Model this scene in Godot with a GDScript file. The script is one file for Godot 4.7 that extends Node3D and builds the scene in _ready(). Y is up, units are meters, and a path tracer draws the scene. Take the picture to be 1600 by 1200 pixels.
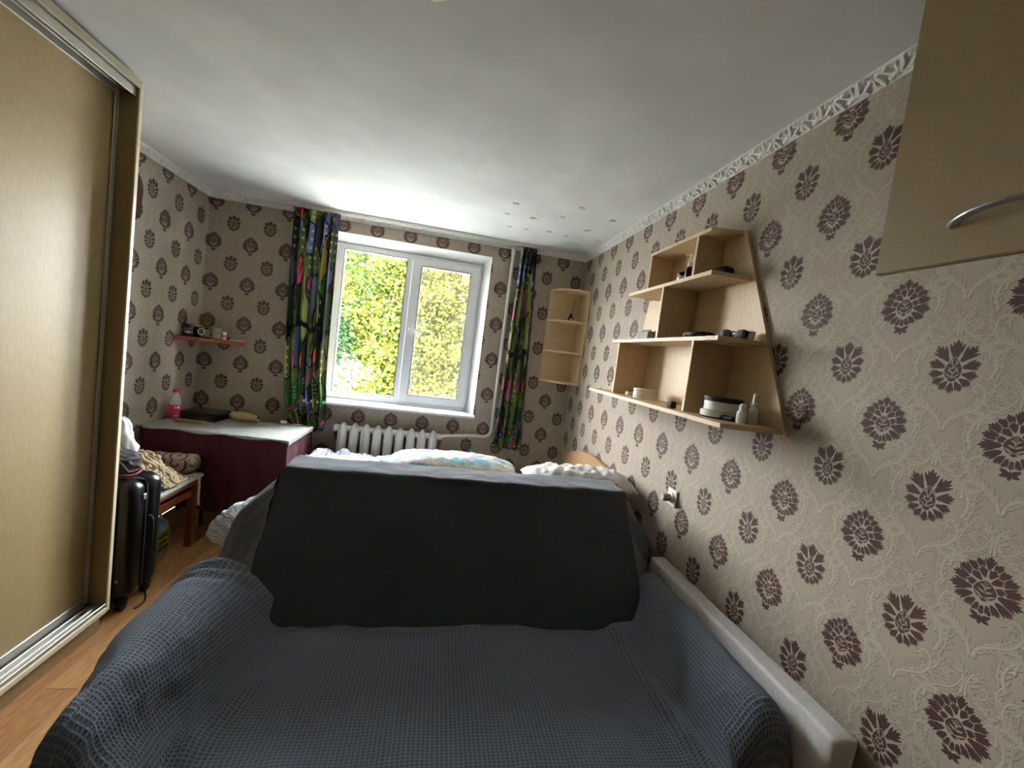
extends Node3D

# ------------------------------------------------------------------ state
var M := {}
var names := {}
var rng := RandomNumberGenerator.new()
const ROOM_W := 3.134
const ROOM_H := 2.5
const ROOM_D := 4.75
const TILE_U := 0.2704      # wallpaper repeat across
const TILE_V := 0.3187      # wallpaper repeat up

func _ready():
	# camera
	var cam := Camera3D.new()
	cam.name = "camera"
	cam.projection = Camera3D.PROJECTION_PERSPECTIVE
	cam.keep_aspect = Camera3D.KEEP_HEIGHT
	cam.fov = rad_to_deg(2.0 * atan(600.0 / 651.789))
	cam.position = Vector3(-1.2091, 1.5188, 3.7572)
	cam.rotation = Vector3(-0.0663, -0.1749, 0.128)
	cam.near = 0.02
	cam.far = 300.0
	add_child(cam)
	cam.current = true
	# bright overcast sky, the only light
	var sky_mat := ProceduralSkyMaterial.new()
	sky_mat.sky_top_color = Color(0.94, 0.97, 1.0)
	sky_mat.sky_horizon_color = Color(1.0, 1.0, 0.99)
	sky_mat.sky_curve = 0.2
	sky_mat.ground_bottom_color = Color(0.6, 0.6, 0.57)
	sky_mat.ground_horizon_color = Color(0.8, 0.8, 0.78)
	sky_mat.sky_energy_multiplier = SKY_ENERGY
	sky_mat.ground_energy_multiplier = SKY_ENERGY * 0.5
	var sky := Sky.new()
	sky.sky_material = sky_mat
	var env := Environment.new()
	env.background_mode = Environment.BG_SKY
	env.sky = sky
	env.tonemap_mode = Environment.TONE_MAPPER_LINEAR
	env.tonemap_exposure = EXPOSURE
	env.sdfgi_enabled = true
	env.ssao_enabled = true
	env.ssil_enabled = true
	var we := WorldEnvironment.new()
	we.name = "world_environment"
	we.environment = env
	add_child(we)
	rng.seed = 77
	make_materials()
	build_room()
	build_window()
	build_sofa()
	build_bed()
	build_wardrobe()
	build_shelf_unit()
	build_corner_shelf()
	build_curtains()
	build_radiator()
	build_desk_corner()
	build_suitcase_corner()
	build_small_fittings()
	build_outside()

const SKY_ENERGY := 6.6
const EXPOSURE := 1.0

# ------------------------------------------------------------------ scene helpers
func numbered(called: String, parent: Node) -> String:
	var key := str(parent.get_instance_id()) + called
	var n: int = names.get(key, 0)
	names[key] = n + 1
	return called if n == 0 else "%s_%03d" % [called, n]

func thing(called: String, label: String, category: String, at := Vector3.ZERO, turn := 0.0, group := "") -> Node3D:
	var o := Node3D.new()
	o.name = numbered(called, self)
	add_child(o, true)
	o.position = at
	o.rotation.y = turn
	tag(o, label, category, group)
	return o

func tag(o: Node, label: String, category := "", group := "", kind := ""):
	if label: o.set_meta("label", label)
	if category: o.set_meta("category", category)
	if group: o.set_meta("group", group)
	if kind: o.set_meta("kind", kind)

func obj(called: String, st, mat: Material, parent: Node = self) -> MeshInstance3D:
	var o := MeshInstance3D.new()
	o.name = numbered(called, parent)
	var me: Mesh
	if st is SurfaceTool:
		st.generate_normals()
		me = st.commit()
		me.surface_set_material(0, mat)
	else:
		me = st
		if mat: o.material_override = mat
	o.mesh = me
	o.cast_shadow = GeometryInstance3D.SHADOW_CASTING_SETTING_ON
	parent.add_child(o, true)
	return o

func struct(called: String, label: String, st, mat: Material, parent: Node = self) -> MeshInstance3D:
	var o := obj(called, st, mat, parent)
	if parent == self:
		o.set_meta("kind", "structure")
		o.set_meta("label", label)
	return o

func dup(root: Node3D, at: Vector3, turn: float, label: String) -> Node3D:
	var r: Node3D = root.duplicate()
	r.name = numbered(str(root.name).rstrip("0123456789_"), self)
	add_child(r, true)
	r.position = at
	r.rotation.y = turn
	if label: r.set_meta("label", label)
	return r

# ------------------------------------------------------------------ mesh helpers
func new_st(smooth := false) -> SurfaceTool:
	var st := SurfaceTool.new()
	st.begin(Mesh.PRIMITIVE_TRIANGLES)
	st.set_smooth_group(0 if smooth else 0xFFFFFFFF)
	return st

func tri(st: SurfaceTool, a: Vector3, b: Vector3, c: Vector3, out: Vector3):
	# out points to the front side
	var n := (a - c).cross(a - b)
	st.set_uv(Vector2.ZERO)
	if n.dot(out) >= 0.0:
		st.add_vertex(a); st.add_vertex(b); st.add_vertex(c)
	else:
		st.add_vertex(a); st.add_vertex(c); st.add_vertex(b)

func quad(st: SurfaceTool, a: Vector3, b: Vector3, c: Vector3, d: Vector3, out: Vector3):
	tri(st, a, b, c, out)
	tri(st, a, c, d, out)

func quad_uv(st: SurfaceTool, p: Array, uv: Array, out: Vector3):
	var n: Vector3 = (p[0] - p[2]).cross(p[0] - p[1])
	var order := [0, 1, 2, 0, 2, 3] if n.dot(out) >= 0.0 else [0, 2, 1, 0, 3, 2]
	for k in order:
		st.set_uv(uv[k])
		st.add_vertex(p[k])

func box(st: SurfaceTool, c: Vector3, s: Vector3, b := 0.003, basis := Basis()):
	st.set_smooth_group(0xFFFFFFFF)
	var h := s * 0.5
	b = minf(b, minf(h.x, minf(h.y, h.z)) * 0.8)
	var pt := func(ax: int, sg: Vector3) -> Vector3:
		var v := Vector3(sg.x * (h.x - b), sg.y * (h.y - b), sg.z * (h.z - b))
		v[ax] = sg[ax] * h[ax]
		return c + basis * v
	for ax in 3:
		var u := (ax + 1) % 3
		var w := (ax + 2) % 3
		for g in [-1.0, 1.0]:
			var q := []
			for k in [[-1.0, -1.0], [1.0, -1.0], [1.0, 1.0], [-1.0, 1.0]]:
				var sg := Vector3.ZERO
				sg[ax] = g; sg[u] = k[0]; sg[w] = k[1]
				q.append(pt.call(ax, sg))
			var o := Vector3.ZERO
			o[ax] = g
			quad(st, q[0], q[1], q[2], q[3], basis * o)
		# edges running along ax
		for g in [-1.0, 1.0]:
			for g2 in [-1.0, 1.0]:
				var s1 := Vector3.ZERO
				s1[u] = g; s1[w] = g2; s1[ax] = -1.0
				var s2 := s1
				s2[ax] = 1.0
				var o := Vector3.ZERO
				o[u] = g; o[w] = g2
				quad(st, pt.call(u, s1), pt.call(u, s2), pt.call(w, s2), pt.call(w, s1), basis * o)
	for x in [-1.0, 1.0]:
		for y in [-1.0, 1.0]:
			for z in [-1.0, 1.0]:
				var sg := Vector3(x, y, z)
				tri(st, pt.call(0, sg), pt.call(1, sg), pt.call(2, sg), basis * sg)

func one_box(c: Vector3, s: Vector3, b := 0.003, basis := Basis()) -> SurfaceTool:
	var st := new_st()
	box(st, c, s, b, basis)
	return st

func minmax(a: Vector3, b: Vector3, bevel := 0.003) -> SurfaceTool:
	return one_box((a + b) * 0.5, (b - a).abs(), bevel)

func prism(st: SurfaceTool, poly: PackedVector2Array, place: Callable, lo: float, hi: float, bevel := 0.0):
	# place(x, y, depth) -> Vector3; flat caps at lo and hi, walls between, optional chamfered rim at hi
	var cen := Vector2.ZERO
	for p in poly: cen += p / poly.size()
	var idx := Geometry2D.triangulate_polygon(poly)
	var ax: Vector3 = (place.call(0.0, 0.0, 1.0) - place.call(0.0, 0.0, 0.0)).normalized()
	var cap := poly
	if bevel > 0.0:
		var ins := Geometry2D.offset_polygon(poly, -bevel, Geometry2D.JOIN_MITER)
		if ins.size() > 0 and ins[0].size() == poly.size():
			# match start points
			var best := 0
			for k in ins[0].size():
				if ins[0][k].distance_to(poly[0]) < ins[0][best].distance_to(poly[0]): best = k
			cap = PackedVector2Array()
			for k in poly.size(): cap.append(ins[0][(best + k) % poly.size()])
			if Geometry2D.is_polygon_clockwise(cap) != Geometry2D.is_polygon_clockwise(poly) or cap[1].distance_to(poly[1]) > 6.0 * bevel:
				cap = poly
	var top := hi - (bevel if cap != poly else 0.0)
	for k in range(0, idx.size(), 3):
		tri(st, place.call(poly[idx[k]].x, poly[idx[k]].y, lo), place.call(poly[idx[k + 1]].x, poly[idx[k + 1]].y, lo), place.call(poly[idx[k + 2]].x, poly[idx[k + 2]].y, lo), -ax * signf(hi - lo))
		tri(st, place.call(cap[idx[k]].x, cap[idx[k]].y, hi), place.call(cap[idx[k + 1]].x, cap[idx[k + 1]].y, hi), place.call(cap[idx[k + 2]].x, cap[idx[k + 2]].y, hi), ax * signf(hi - lo))
	var cw := Geometry2D.is_polygon_clockwise(poly)
	for k in poly.size():
		var a := poly[k]
		var b := poly[(k + 1) % poly.size()]
		var e := (b - a)
		var n2 := Vector2(e.y, -e.x)
		if cw: n2 = -n2
		var o: Vector3 = place.call(n2.x, n2.y, 0.0) - place.call(0.0, 0.0, 0.0)
		quad(st, place.call(a.x, a.y, lo), place.call(b.x, b.y, lo), place.call(b.x, b.y, top), place.call(a.x, a.y, top), o)
		if cap != poly:
			var a2 := cap[k]
			var b2 := cap[(k + 1) % poly.size()]
			quad(st, place.call(a.x, a.y, top), place.call(b.x, b.y, top), place.call(b2.x, b2.y, hi), place.call(a2.x, a2.y, hi), o.normalized() + ax)

func lathe(st: SurfaceTool, prof: Array, seg := 24, at := Vector3.ZERO, basis := Basis(), smooth := true):
	# prof: Vector2(radius, height), from the bottom up
	var group := 100
	for k in prof.size() - 1:
		var p: Vector2 = prof[k]
		var q: Vector2 = prof[k + 1]
		if k > 0 and absf((p - prof[k - 1]).angle_to(q - p)) > 0.6: group += 1   # sharp rims stay sharp
		st.set_smooth_group(group if smooth else 0xFFFFFFFF)
		for s in seg:
			var a0 := TAU * s / seg
			var a1 := TAU * (s + 1) / seg
			var d0 := Vector3(cos(a0), 0, sin(a0))
			var d1 := Vector3(cos(a1), 0, sin(a1))
			var o := (d0 + d1) * (q.y - p.y) + Vector3.UP * (p.x - q.x) * 2.0
			var A := at + basis * (d0 * p.x + Vector3.UP * p.y)
			var B := at + basis * (d1 * p.x + Vector3.UP * p.y)
			var C := at + basis * (d1 * q.x + Vector3.UP * q.y)
			var D := at + basis * (d0 * q.x + Vector3.UP * q.y)
			if p.x < 1e-6: tri(st, A, C, D, basis * o)
			elif q.x < 1e-6: tri(st, A, B, C, basis * o)
			else: quad(st, A, B, C, D, basis * o)

func one_lathe(prof: Array, seg := 24, at := Vector3.ZERO, basis := Basis(), smooth := true) -> SurfaceTool:
	var st := new_st(smooth)
	lathe(st, prof, seg, at, basis, smooth)
	return st

func tube(st: SurfaceTool, pts: Array, r: float, seg := 10, flat := 1.0, r_end := -1.0):
	var rings := []
	var n := pts.size()
	var side := Vector3.ZERO
	for k in n:
		var t: Vector3 = (pts[mini(k + 1, n - 1)] - pts[maxi(k - 1, 0)]).normalized()
		if side == Vector3.ZERO:
			side = t.cross(Vector3.UP if absf(t.y) < 0.9 else Vector3.RIGHT).normalized()
		side = (side - t * side.dot(t)).normalized()
		var up := t.cross(side)
		var rr := r if r_end < 0.0 else lerpf(r, r_end, float(k) / (n - 1))
		var ring := []
		for s in seg:
			var a := TAU * s / seg
			ring.append(pts[k] + side * cos(a) * rr + up * sin(a) * rr * flat)
		rings.append(ring)
	st.set_smooth_group(1000)
	for k in n - 1:
		for s in seg:
			var s2 := (s + 1) % seg
			var mid: Vector3 = (pts[k] + pts[k + 1]) * 0.5
			quad(st, rings[k][s], rings[k][s2], rings[k + 1][s2], rings[k + 1][s], (rings[k][s] + rings[k + 1][s2]) * 0.5 - mid)
	st.set_smooth_group(1001)
	for e in [[0, 1], [n - 1, n - 2]]:
		var o: Vector3 = pts[e[0]] - pts[e[1]]
		for s in seg:
			tri(st, pts[e[0]], rings[e[0]][s], rings[e[0]][(s + 1) % seg], o)

func one_tube(pts: Array, r: float, seg := 10, flat := 1.0, r_end := -1.0) -> SurfaceTool:
	var st := new_st(true)
	tube(st, pts, r, seg, flat, r_end)
	return st

func curve_pts(ctrl: Array, n := 24) -> Array:
	# Catmull-Rom through control points
	var out := []
	var m := ctrl.size()
	for k in n + 1:
		var t := float(k) / n * (m - 1)
		var i := mini(int(t), m - 2)
		var f := t - i
		out.append(ctrl[i].cubic_interpolate(ctrl[i + 1], ctrl[maxi(i - 1, 0)], ctrl[mini(i + 2, m - 1)], f))
	return out

func surf(nu: int, nv: int, f: Callable, uvs := Vector2.ONE, thick := 0.0, flip := false, uvf = null) -> SurfaceTool:
	# a grid surface f(u, v); with thick > 0 a cloth with a back and a rim
	var P := PackedVector3Array()
	P.resize((nu + 1) * (nv + 1))
	for j in nv + 1:
		for i in nu + 1:
			P[j * (nu + 1) + i] = f.call(float(i) / nu, float(j) / nv)
	var st := new_st(true)
	var put := func(v: Vector3, i: int, j: int):
		var uv := Vector2(float(i) / nu, float(j) / nv)
		if uvf == null: uv *= uvs
		else: uv = uvf.call(uv.x, uv.y)
		st.set_uv(uv)
		st.add_vertex(v)
	var w := nu + 1
	if thick > 0.0:
		var N := PackedVector3Array()
		N.resize(P.size())
		for j in nv + 1:
			for i in w:
				var du := P[j * w + mini(i + 1, nu)] - P[j * w + maxi(i - 1, 0)]
				var dv := P[mini(j + 1, nv) * w + i] - P[maxi(j - 1, 0) * w + i]
				N[j * w + i] = (dv.cross(du)).normalized() * (-1.0 if flip else 1.0)
		var Q := PackedVector3Array()
		Q.resize(P.size())
		for k in P.size(): Q[k] = P[k] - N[k] * thick
		for j in nv:
			for i in nu:
				var a := j * w + i
				var o := N[a]
				_grid_quad(st, put, P, a, i, j, w, o)
				_grid_quad(st, put, Q, a, i, j, w, -o)
		st.set_smooth_group(0xFFFFFFFF)
		for i in nu:
			for j in [0, nv]:
				var a: int = j * w + i
				var o: Vector3 = P[a] - P[(1 if j == 0 else nv - 1) * w + i]
				quad(st, P[a], P[a + 1], Q[a + 1], Q[a], o)
		for j in nv:
			for i in [0, nu]:
				var a: int = j * w + i
				var o: Vector3 = P[a] - P[j * w + (1 if i == 0 else nu - 1)]
				quad(st, P[a], P[a + w], Q[a + w], Q[a], o)
	else:
		for j in nv:
			for i in nu:
				var a := j * w + i
				var du := P[a + 1] - P[a]
				var dv := P[a + w] - P[a]
				var o := dv.cross(du) * (-1.0 if flip else 1.0)
				if o.length() < 1e-12: o = (P[a + w + 1] - P[a + 1]).cross(P[a + w + 1] - P[a + w]) * (-1.0 if flip else 1.0)
				_grid_quad(st, put, P, a, i, j, w, o)
	return st

func _grid_quad(st: SurfaceTool, put: Callable, P: PackedVector3Array, a: int, i: int, j: int, w: int, o: Vector3):
	var n := (P[a] - P[a + w + 1]).cross(P[a] - P[a + 1])
	if n.length() < 1e-14: n = (P[a] - P[a + w]).cross(P[a] - P[a + w + 1])
	if n.dot(o) >= 0.0:
		put.call(P[a], i, j); put.call(P[a + 1], i + 1, j); put.call(P[a + w + 1], i + 1, j + 1)
		put.call(P[a], i, j); put.call(P[a + w + 1], i + 1, j + 1); put.call(P[a + w], i, j + 1)
	else:
		put.call(P[a], i, j); put.call(P[a + w + 1], i + 1, j + 1); put.call(P[a + 1], i + 1, j)
		put.call(P[a], i, j); put.call(P[a + w], i, j + 1); put.call(P[a + w + 1], i + 1, j + 1)

func blob(rx: float, ry: float, rz: float, n := 20, sq := 1.0, noise_amp := 0.0, noise_f := 6.0, sd := 1, at := Vector3.ZERO) -> SurfaceTool:
	# a closed rounded lump; sq < 1 squares it
	var nz := FastNoiseLite.new()
	nz.seed = sd
	nz.frequency = 1.0
	var pw := func(x: float) -> float: return signf(x) * pow(absf(x), sq)
	var f := func(u: float, v: float) -> Vector3:
		var a := TAU * u
		var b := PI * (v - 0.5)
		var d := Vector3(pw.call(cos(b)) * pw.call(cos(a)), pw.call(sin(b)), pw.call(cos(b)) * pw.call(sin(a)))
		var k := 1.0 + noise_amp * nz.get_noise_3dv(d * noise_f)
		return at + Vector3(d.x * rx, d.y * ry, d.z * rz) * k
	return surf(n * 2, n, f)

func pillow_shape(w: float, d: float, h: float, wr := 0.006, sd := 3, n := 40) -> SurfaceTool:
	var nz := FastNoiseLite.new()
	nz.seed = sd
	nz.frequency = 5.0
	var f := func(u: float, v: float) -> Vector3:
		# u goes once over the top and back under, v along the width
		var top := u < 0.5
		var s := (u * 4.0 - 1.0) if top else (3.0 - u * 4.0)     # -1 .. 1 across the depth
		var t := v * 2.0 - 1.0
		var e := pow(maxf(0.0, 1.0 - pow(absf(s), 2.6)), 0.5) * pow(maxf(0.0, 1.0 - pow(absf(t), 3.2)), 0.5)
		var x := t * w * 0.5 * (1.0 - 0.05 * (1.0 - s * s))
		var z := s * d * 0.5 * (1.0 - 0.07 * (1.0 - t * t))
		var y := h * 0.5 * e * (1.0 if top else -1.0)
		var wrk := nz.get_noise_3d(x * 4.0, y * 2.0, z * 1.4) * wr * (0.4 + e)
		return Vector3(x, y + h * 0.5 + wrk, z)
	return surf(n * 2, n, f, Vector2(2, 1))

# ------------------------------------------------------------------ 2D drawing into float buffers (for prints and fine relief)
class Canvas:
	var w: int
	var h: int
	var d: PackedFloat32Array
	func _init(w_: int, h_: int):
		w = w_; h = h_
		d.resize(w * h)
	func leaf(p: Vector2, ang: float, length: float, width: float, val := 1.0, cut := false, blunt := 0.75):
		# a leaf from p along ang (pixels, y down); wraps at the edges
		var dir := Vector2(cos(ang), sin(ang))
		var nor := Vector2(-dir.y, dir.x)
		var q := p + dir * length
		var x0 := int(floor(minf(p.x, q.x) - width - 1)); var x1 := int(ceil(maxf(p.x, q.x) + width + 1))
		var y0 := int(floor(minf(p.y, q.y) - width - 1)); var y1 := int(ceil(maxf(p.y, q.y) + width + 1))
		for y in range(y0, y1 + 1):
			for x in range(x0, x1 + 1):
				var r := Vector2(x + 0.5, y + 0.5) - p
				var u := r.dot(dir) / length
				if u <= 0.0 or u >= 1.0: continue
				var prof := width * pow(sin(PI * pow(u, blunt)), 0.8)
				var a := clampf(prof - absf(r.dot(nor)) + 0.5, 0.0, 1.0) * val
				if a <= 0.0: continue
				var k := posmod(y, h) * w + posmod(x, w)
				if cut: d[k] *= 1.0 - a
				else: d[k] = maxf(d[k], a)
	func ridge(pts: Array, w0: float, w1: float, val := 1.0):
		# a rounded stroke that tapers from w0 to w1
		for k in pts.size() - 1:
			var a: Vector2 = pts[k]
			var b: Vector2 = pts[k + 1]
			var wa := lerpf(w0, w1, float(k) / (pts.size() - 1))
			var ab := b - a
			var l2 := maxf(ab.length_squared(), 1e-6)
			for y in range(int(floor(minf(a.y, b.y) - wa - 1)), int(ceil(maxf(a.y, b.y) + wa + 1)) + 1):
				for x in range(int(floor(minf(a.x, b.x) - wa - 1)), int(ceil(maxf(a.x, b.x) + wa + 1)) + 1):
					var p := Vector2(x + 0.5, y + 0.5)
					var t := clampf((p - a).dot(ab) / l2, 0.0, 1.0)
					var e := p.distance_to(a + ab * t) / wa
					if e >= 1.0: continue
					var i := posmod(y, h) * w + posmod(x, w)
					d[i] = maxf(d[i], (1.0 - e * e) * val)
	func gray() -> Image:
		var b := PackedByteArray()
		b.resize(w * h)
		for k in w * h: b[k] = int(clampf(d[k], 0.0, 1.0) * 255.0)
		return Image.create_from_data(w, h, false, Image.FORMAT_L8, b)
	func normal(strength: float) -> ImageTexture:
		var im := gray()
		im.convert(Image.FORMAT_RGBA8)
		im.bump_map_to_normal_map(strength)
		return ImageTexture.create_from_image(im)

func mat(c: Color, rough := 0.6, metal := 0.0, spec := 0.5) -> StandardMaterial3D:
	var m := StandardMaterial3D.new()
	m.albedo_color = c
	m.roughness = rough
	m.metallic = metal
	m.metallic_specular = spec
	return m

func noise_tex(w: int, h: int, f: float, sd: int, ramp: Callable, octaves := 4, kind := FastNoiseLite.TYPE_SIMPLEX_SMOOTH) -> ImageTexture:
	var n := FastNoiseLite.new()
	n.noise_type = kind
	n.seed = sd
	n.frequency = f
	n.fractal_octaves = octaves
	var g := n.get_seamless_image(w, h, false, false, 0.15)
	var src := g.get_data()
	var b := PackedByteArray()
	b.resize(w * h * 3)
	for k in w * h:
		var c: Color = ramp.call(src[k] / 255.0)
		b[k * 3] = int(clampf(c.r, 0, 1) * 255); b[k * 3 + 1] = int(clampf(c.g, 0, 1) * 255); b[k * 3 + 2] = int(clampf(c.b, 0, 1) * 255)
	return ImageTexture.create_from_image(Image.create_from_data(w, h, false, Image.FORMAT_RGB8, b))

func two(a: Color, b: Color) -> Callable:
	return func(t: float) -> Color: return a.lerp(b, t)

func tri_tex(m: StandardMaterial3D, tex: Texture2D, scale: Vector3, world := true) -> StandardMaterial3D:
	m.albedo_texture = tex
	m.uv1_triplanar = true
	m.uv1_world_triplanar = world
	m.uv1_scale = scale
	m.uv1_triplanar_sharpness = 6.0
	return m

func make_materials():
	make_wallpaper()
	make_curtain_print()
	make_waffle()
	M.white_paint = tri_tex(mat(Color(0.99, 0.99, 0.985), 0.85), noise_tex(128, 128, 0.02, 5, two(Color(0.86, 0.87, 0.86), Color(0.93, 0.94, 0.925))), Vector3(0.7, 0.7, 0.7))
	M.plaster = mat(Color(0.93, 0.93, 0.92), 0.8)
	M.cornice = mat(Color(0.94, 0.94, 0.92), 0.75)
	M.pvc = mat(Color(0.93, 0.94, 0.95), 0.25)
	M.gasket = mat(Color(0.12, 0.12, 0.13), 0.7)
	M.glass = mat(Color(0.25, 0.30, 0.28, 0.03), 0.02)
	M.glass.transparency = BaseMaterial3D.TRANSPARENCY_ALPHA
	M.screen = mat(Color(0.36, 0.35, 0.33, 0.30), 0.9)
	M.screen.transparency = BaseMaterial3D.TRANSPARENCY_ALPHA
	M.metal = mat(Color(0.75, 0.76, 0.77), 0.32, 0.9)
	M.alu = mat(Color(0.78, 0.77, 0.73), 0.42, 0.8)
	M.chrome = mat(Color(0.85, 0.85, 0.85), 0.15, 1.0)
	# furniture boards
	M.beige = tri_tex(mat(Color(1, 1, 1), 0.45), noise_tex(256, 256, 0.05, 8, two(Color(0.625, 0.545, 0.38), Color(0.67, 0.59, 0.415))), Vector3(6, 1.2, 6))
	M.cab = tri_tex(mat(Color(1, 1, 1), 0.5), noise_tex(256, 256, 0.06, 9, two(Color(0.525, 0.455, 0.315), Color(0.565, 0.49, 0.345))), Vector3(7, 7, 7))
	M.beige_edge = mat(Color(0.88, 0.83, 0.70), 0.5)
	M.fascia = mat(Color(0.66, 0.63, 0.54), 0.5)
	M.birch = tri_tex(mat(Color(1, 1, 1), 0.5), noise_tex(256, 256, 0.045, 10, two(Color(0.80, 0.695, 0.54), Color(0.885, 0.785, 0.635))), Vector3(9, 9, 1.4))
	M.birch_v = tri_tex(mat(Color(1, 1, 1), 0.5), noise_tex(256, 256, 0.045, 11, two(Color(0.78, 0.675, 0.52), Color(0.87, 0.77, 0.615))), Vector3(9, 1.4, 9))
	M.brown_wood = tri_tex(mat(Color(1, 1, 1), 0.4), noise_tex(128, 256, 0.05, 12, two(Color(0.42, 0.22, 0.10), Color(0.60, 0.34, 0.16))), Vector3(2, 10, 10))
	M.red_wood = tri_tex(mat(Color(1, 1, 1), 0.4), noise_tex(128, 256, 0.05, 13, two(Color(0.38, 0.16, 0.09), Color(0.50, 0.24, 0.14))), Vector3(2, 10, 10))
	M.head_wood = tri_tex(mat(Color(1, 1, 1), 0.45), noise_tex(128, 256, 0.05, 14, two(Color(0.68, 0.54, 0.38), Color(0.76, 0.62, 0.46))), Vector3(8, 8, 1.6))
	M.dark_wood = mat(Color(0.23, 0.12, 0.07), 0.5)
	for k in 4:
		var base: Color = [Color(0.80, 0.58, 0.36), Color(0.75, 0.53, 0.32), Color(0.83, 0.62, 0.39), Color(0.78, 0.56, 0.33)][k]
		M["plank%d" % k] = tri_tex(mat(Color(1, 1, 1), 0.42), noise_tex(128, 256, 0.04, 20 + k, two(base.darkened(0.16), base.lightened(0.08))), Vector3(9, 9, 1.1))
	M.subfloor = mat(Color(0.20, 0.14, 0.09), 0.9)
	# textiles
	M.fleece = tri_tex(mat(Color(1, 1, 1), 0.95), noise_tex(256, 256, 0.09, 31, two(Color(0.19, 0.213, 0.242), Color(0.245, 0.273, 0.306))), Vector3(5, 5, 5))
	M.fleece.rim_enabled = true
	M.fleece.rim = 0.55
	M.fleece.rim_tint = 0.3
	M.satin = tri_tex(mat(Color(0.97, 0.97, 0.97), 0.42), noise_tex(128, 128, 0.06, 32, two(Color(0.86, 0.85, 0.83), Color(0.94, 0.93, 0.92))), Vector3(6, 6, 6))
	M.white_cloth = tri_tex(mat(Color(1, 1, 1), 0.9), noise_tex(128, 128, 0.05, 33, two(Color(0.84, 0.82, 0.80), Color(0.92, 0.91, 0.90))), Vector3(3, 3, 3))
	M.red_cloth = tri_tex(mat(Color(1, 1, 1), 0.9), noise_tex(128, 128, 0.06, 34, two(Color(0.20, 0.012, 0.05), Color(0.29, 0.022, 0.085))), Vector3(6, 6, 6))
	M.oilcloth = tri_tex(mat(Color(1, 1, 1), 0.45), noise_tex(128, 128, 0.05, 35, two(Color(0.60, 0.61, 0.58), Color(0.68, 0.69, 0.66))), Vector3(3, 3, 3))
	M.wool = tri_tex(mat(Color(1, 1, 1), 0.95), noise_tex(128, 128, 0.09, 36, two(Color(0.66, 0.59, 0.46), Color(0.86, 0.80, 0.67))), Vector3(8, 8, 8))
	M.bag_white = mat(Color(0.86, 0.87, 0.88), 0.45)
	M.black_shell = mat(Color(0.035, 0.035, 0.04), 0.3)
	M.black = mat(Color(0.03, 0.03, 0.032), 0.5)
	M.rubber = mat(Color(0.05, 0.05, 0.05), 0.8)
	M.white_plastic = mat(Color(0.90, 0.89, 0.86), 0.4)
	M.radiator = mat(Color(0.90, 0.89, 0.87), 0.4)
	make_bedding()

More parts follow.
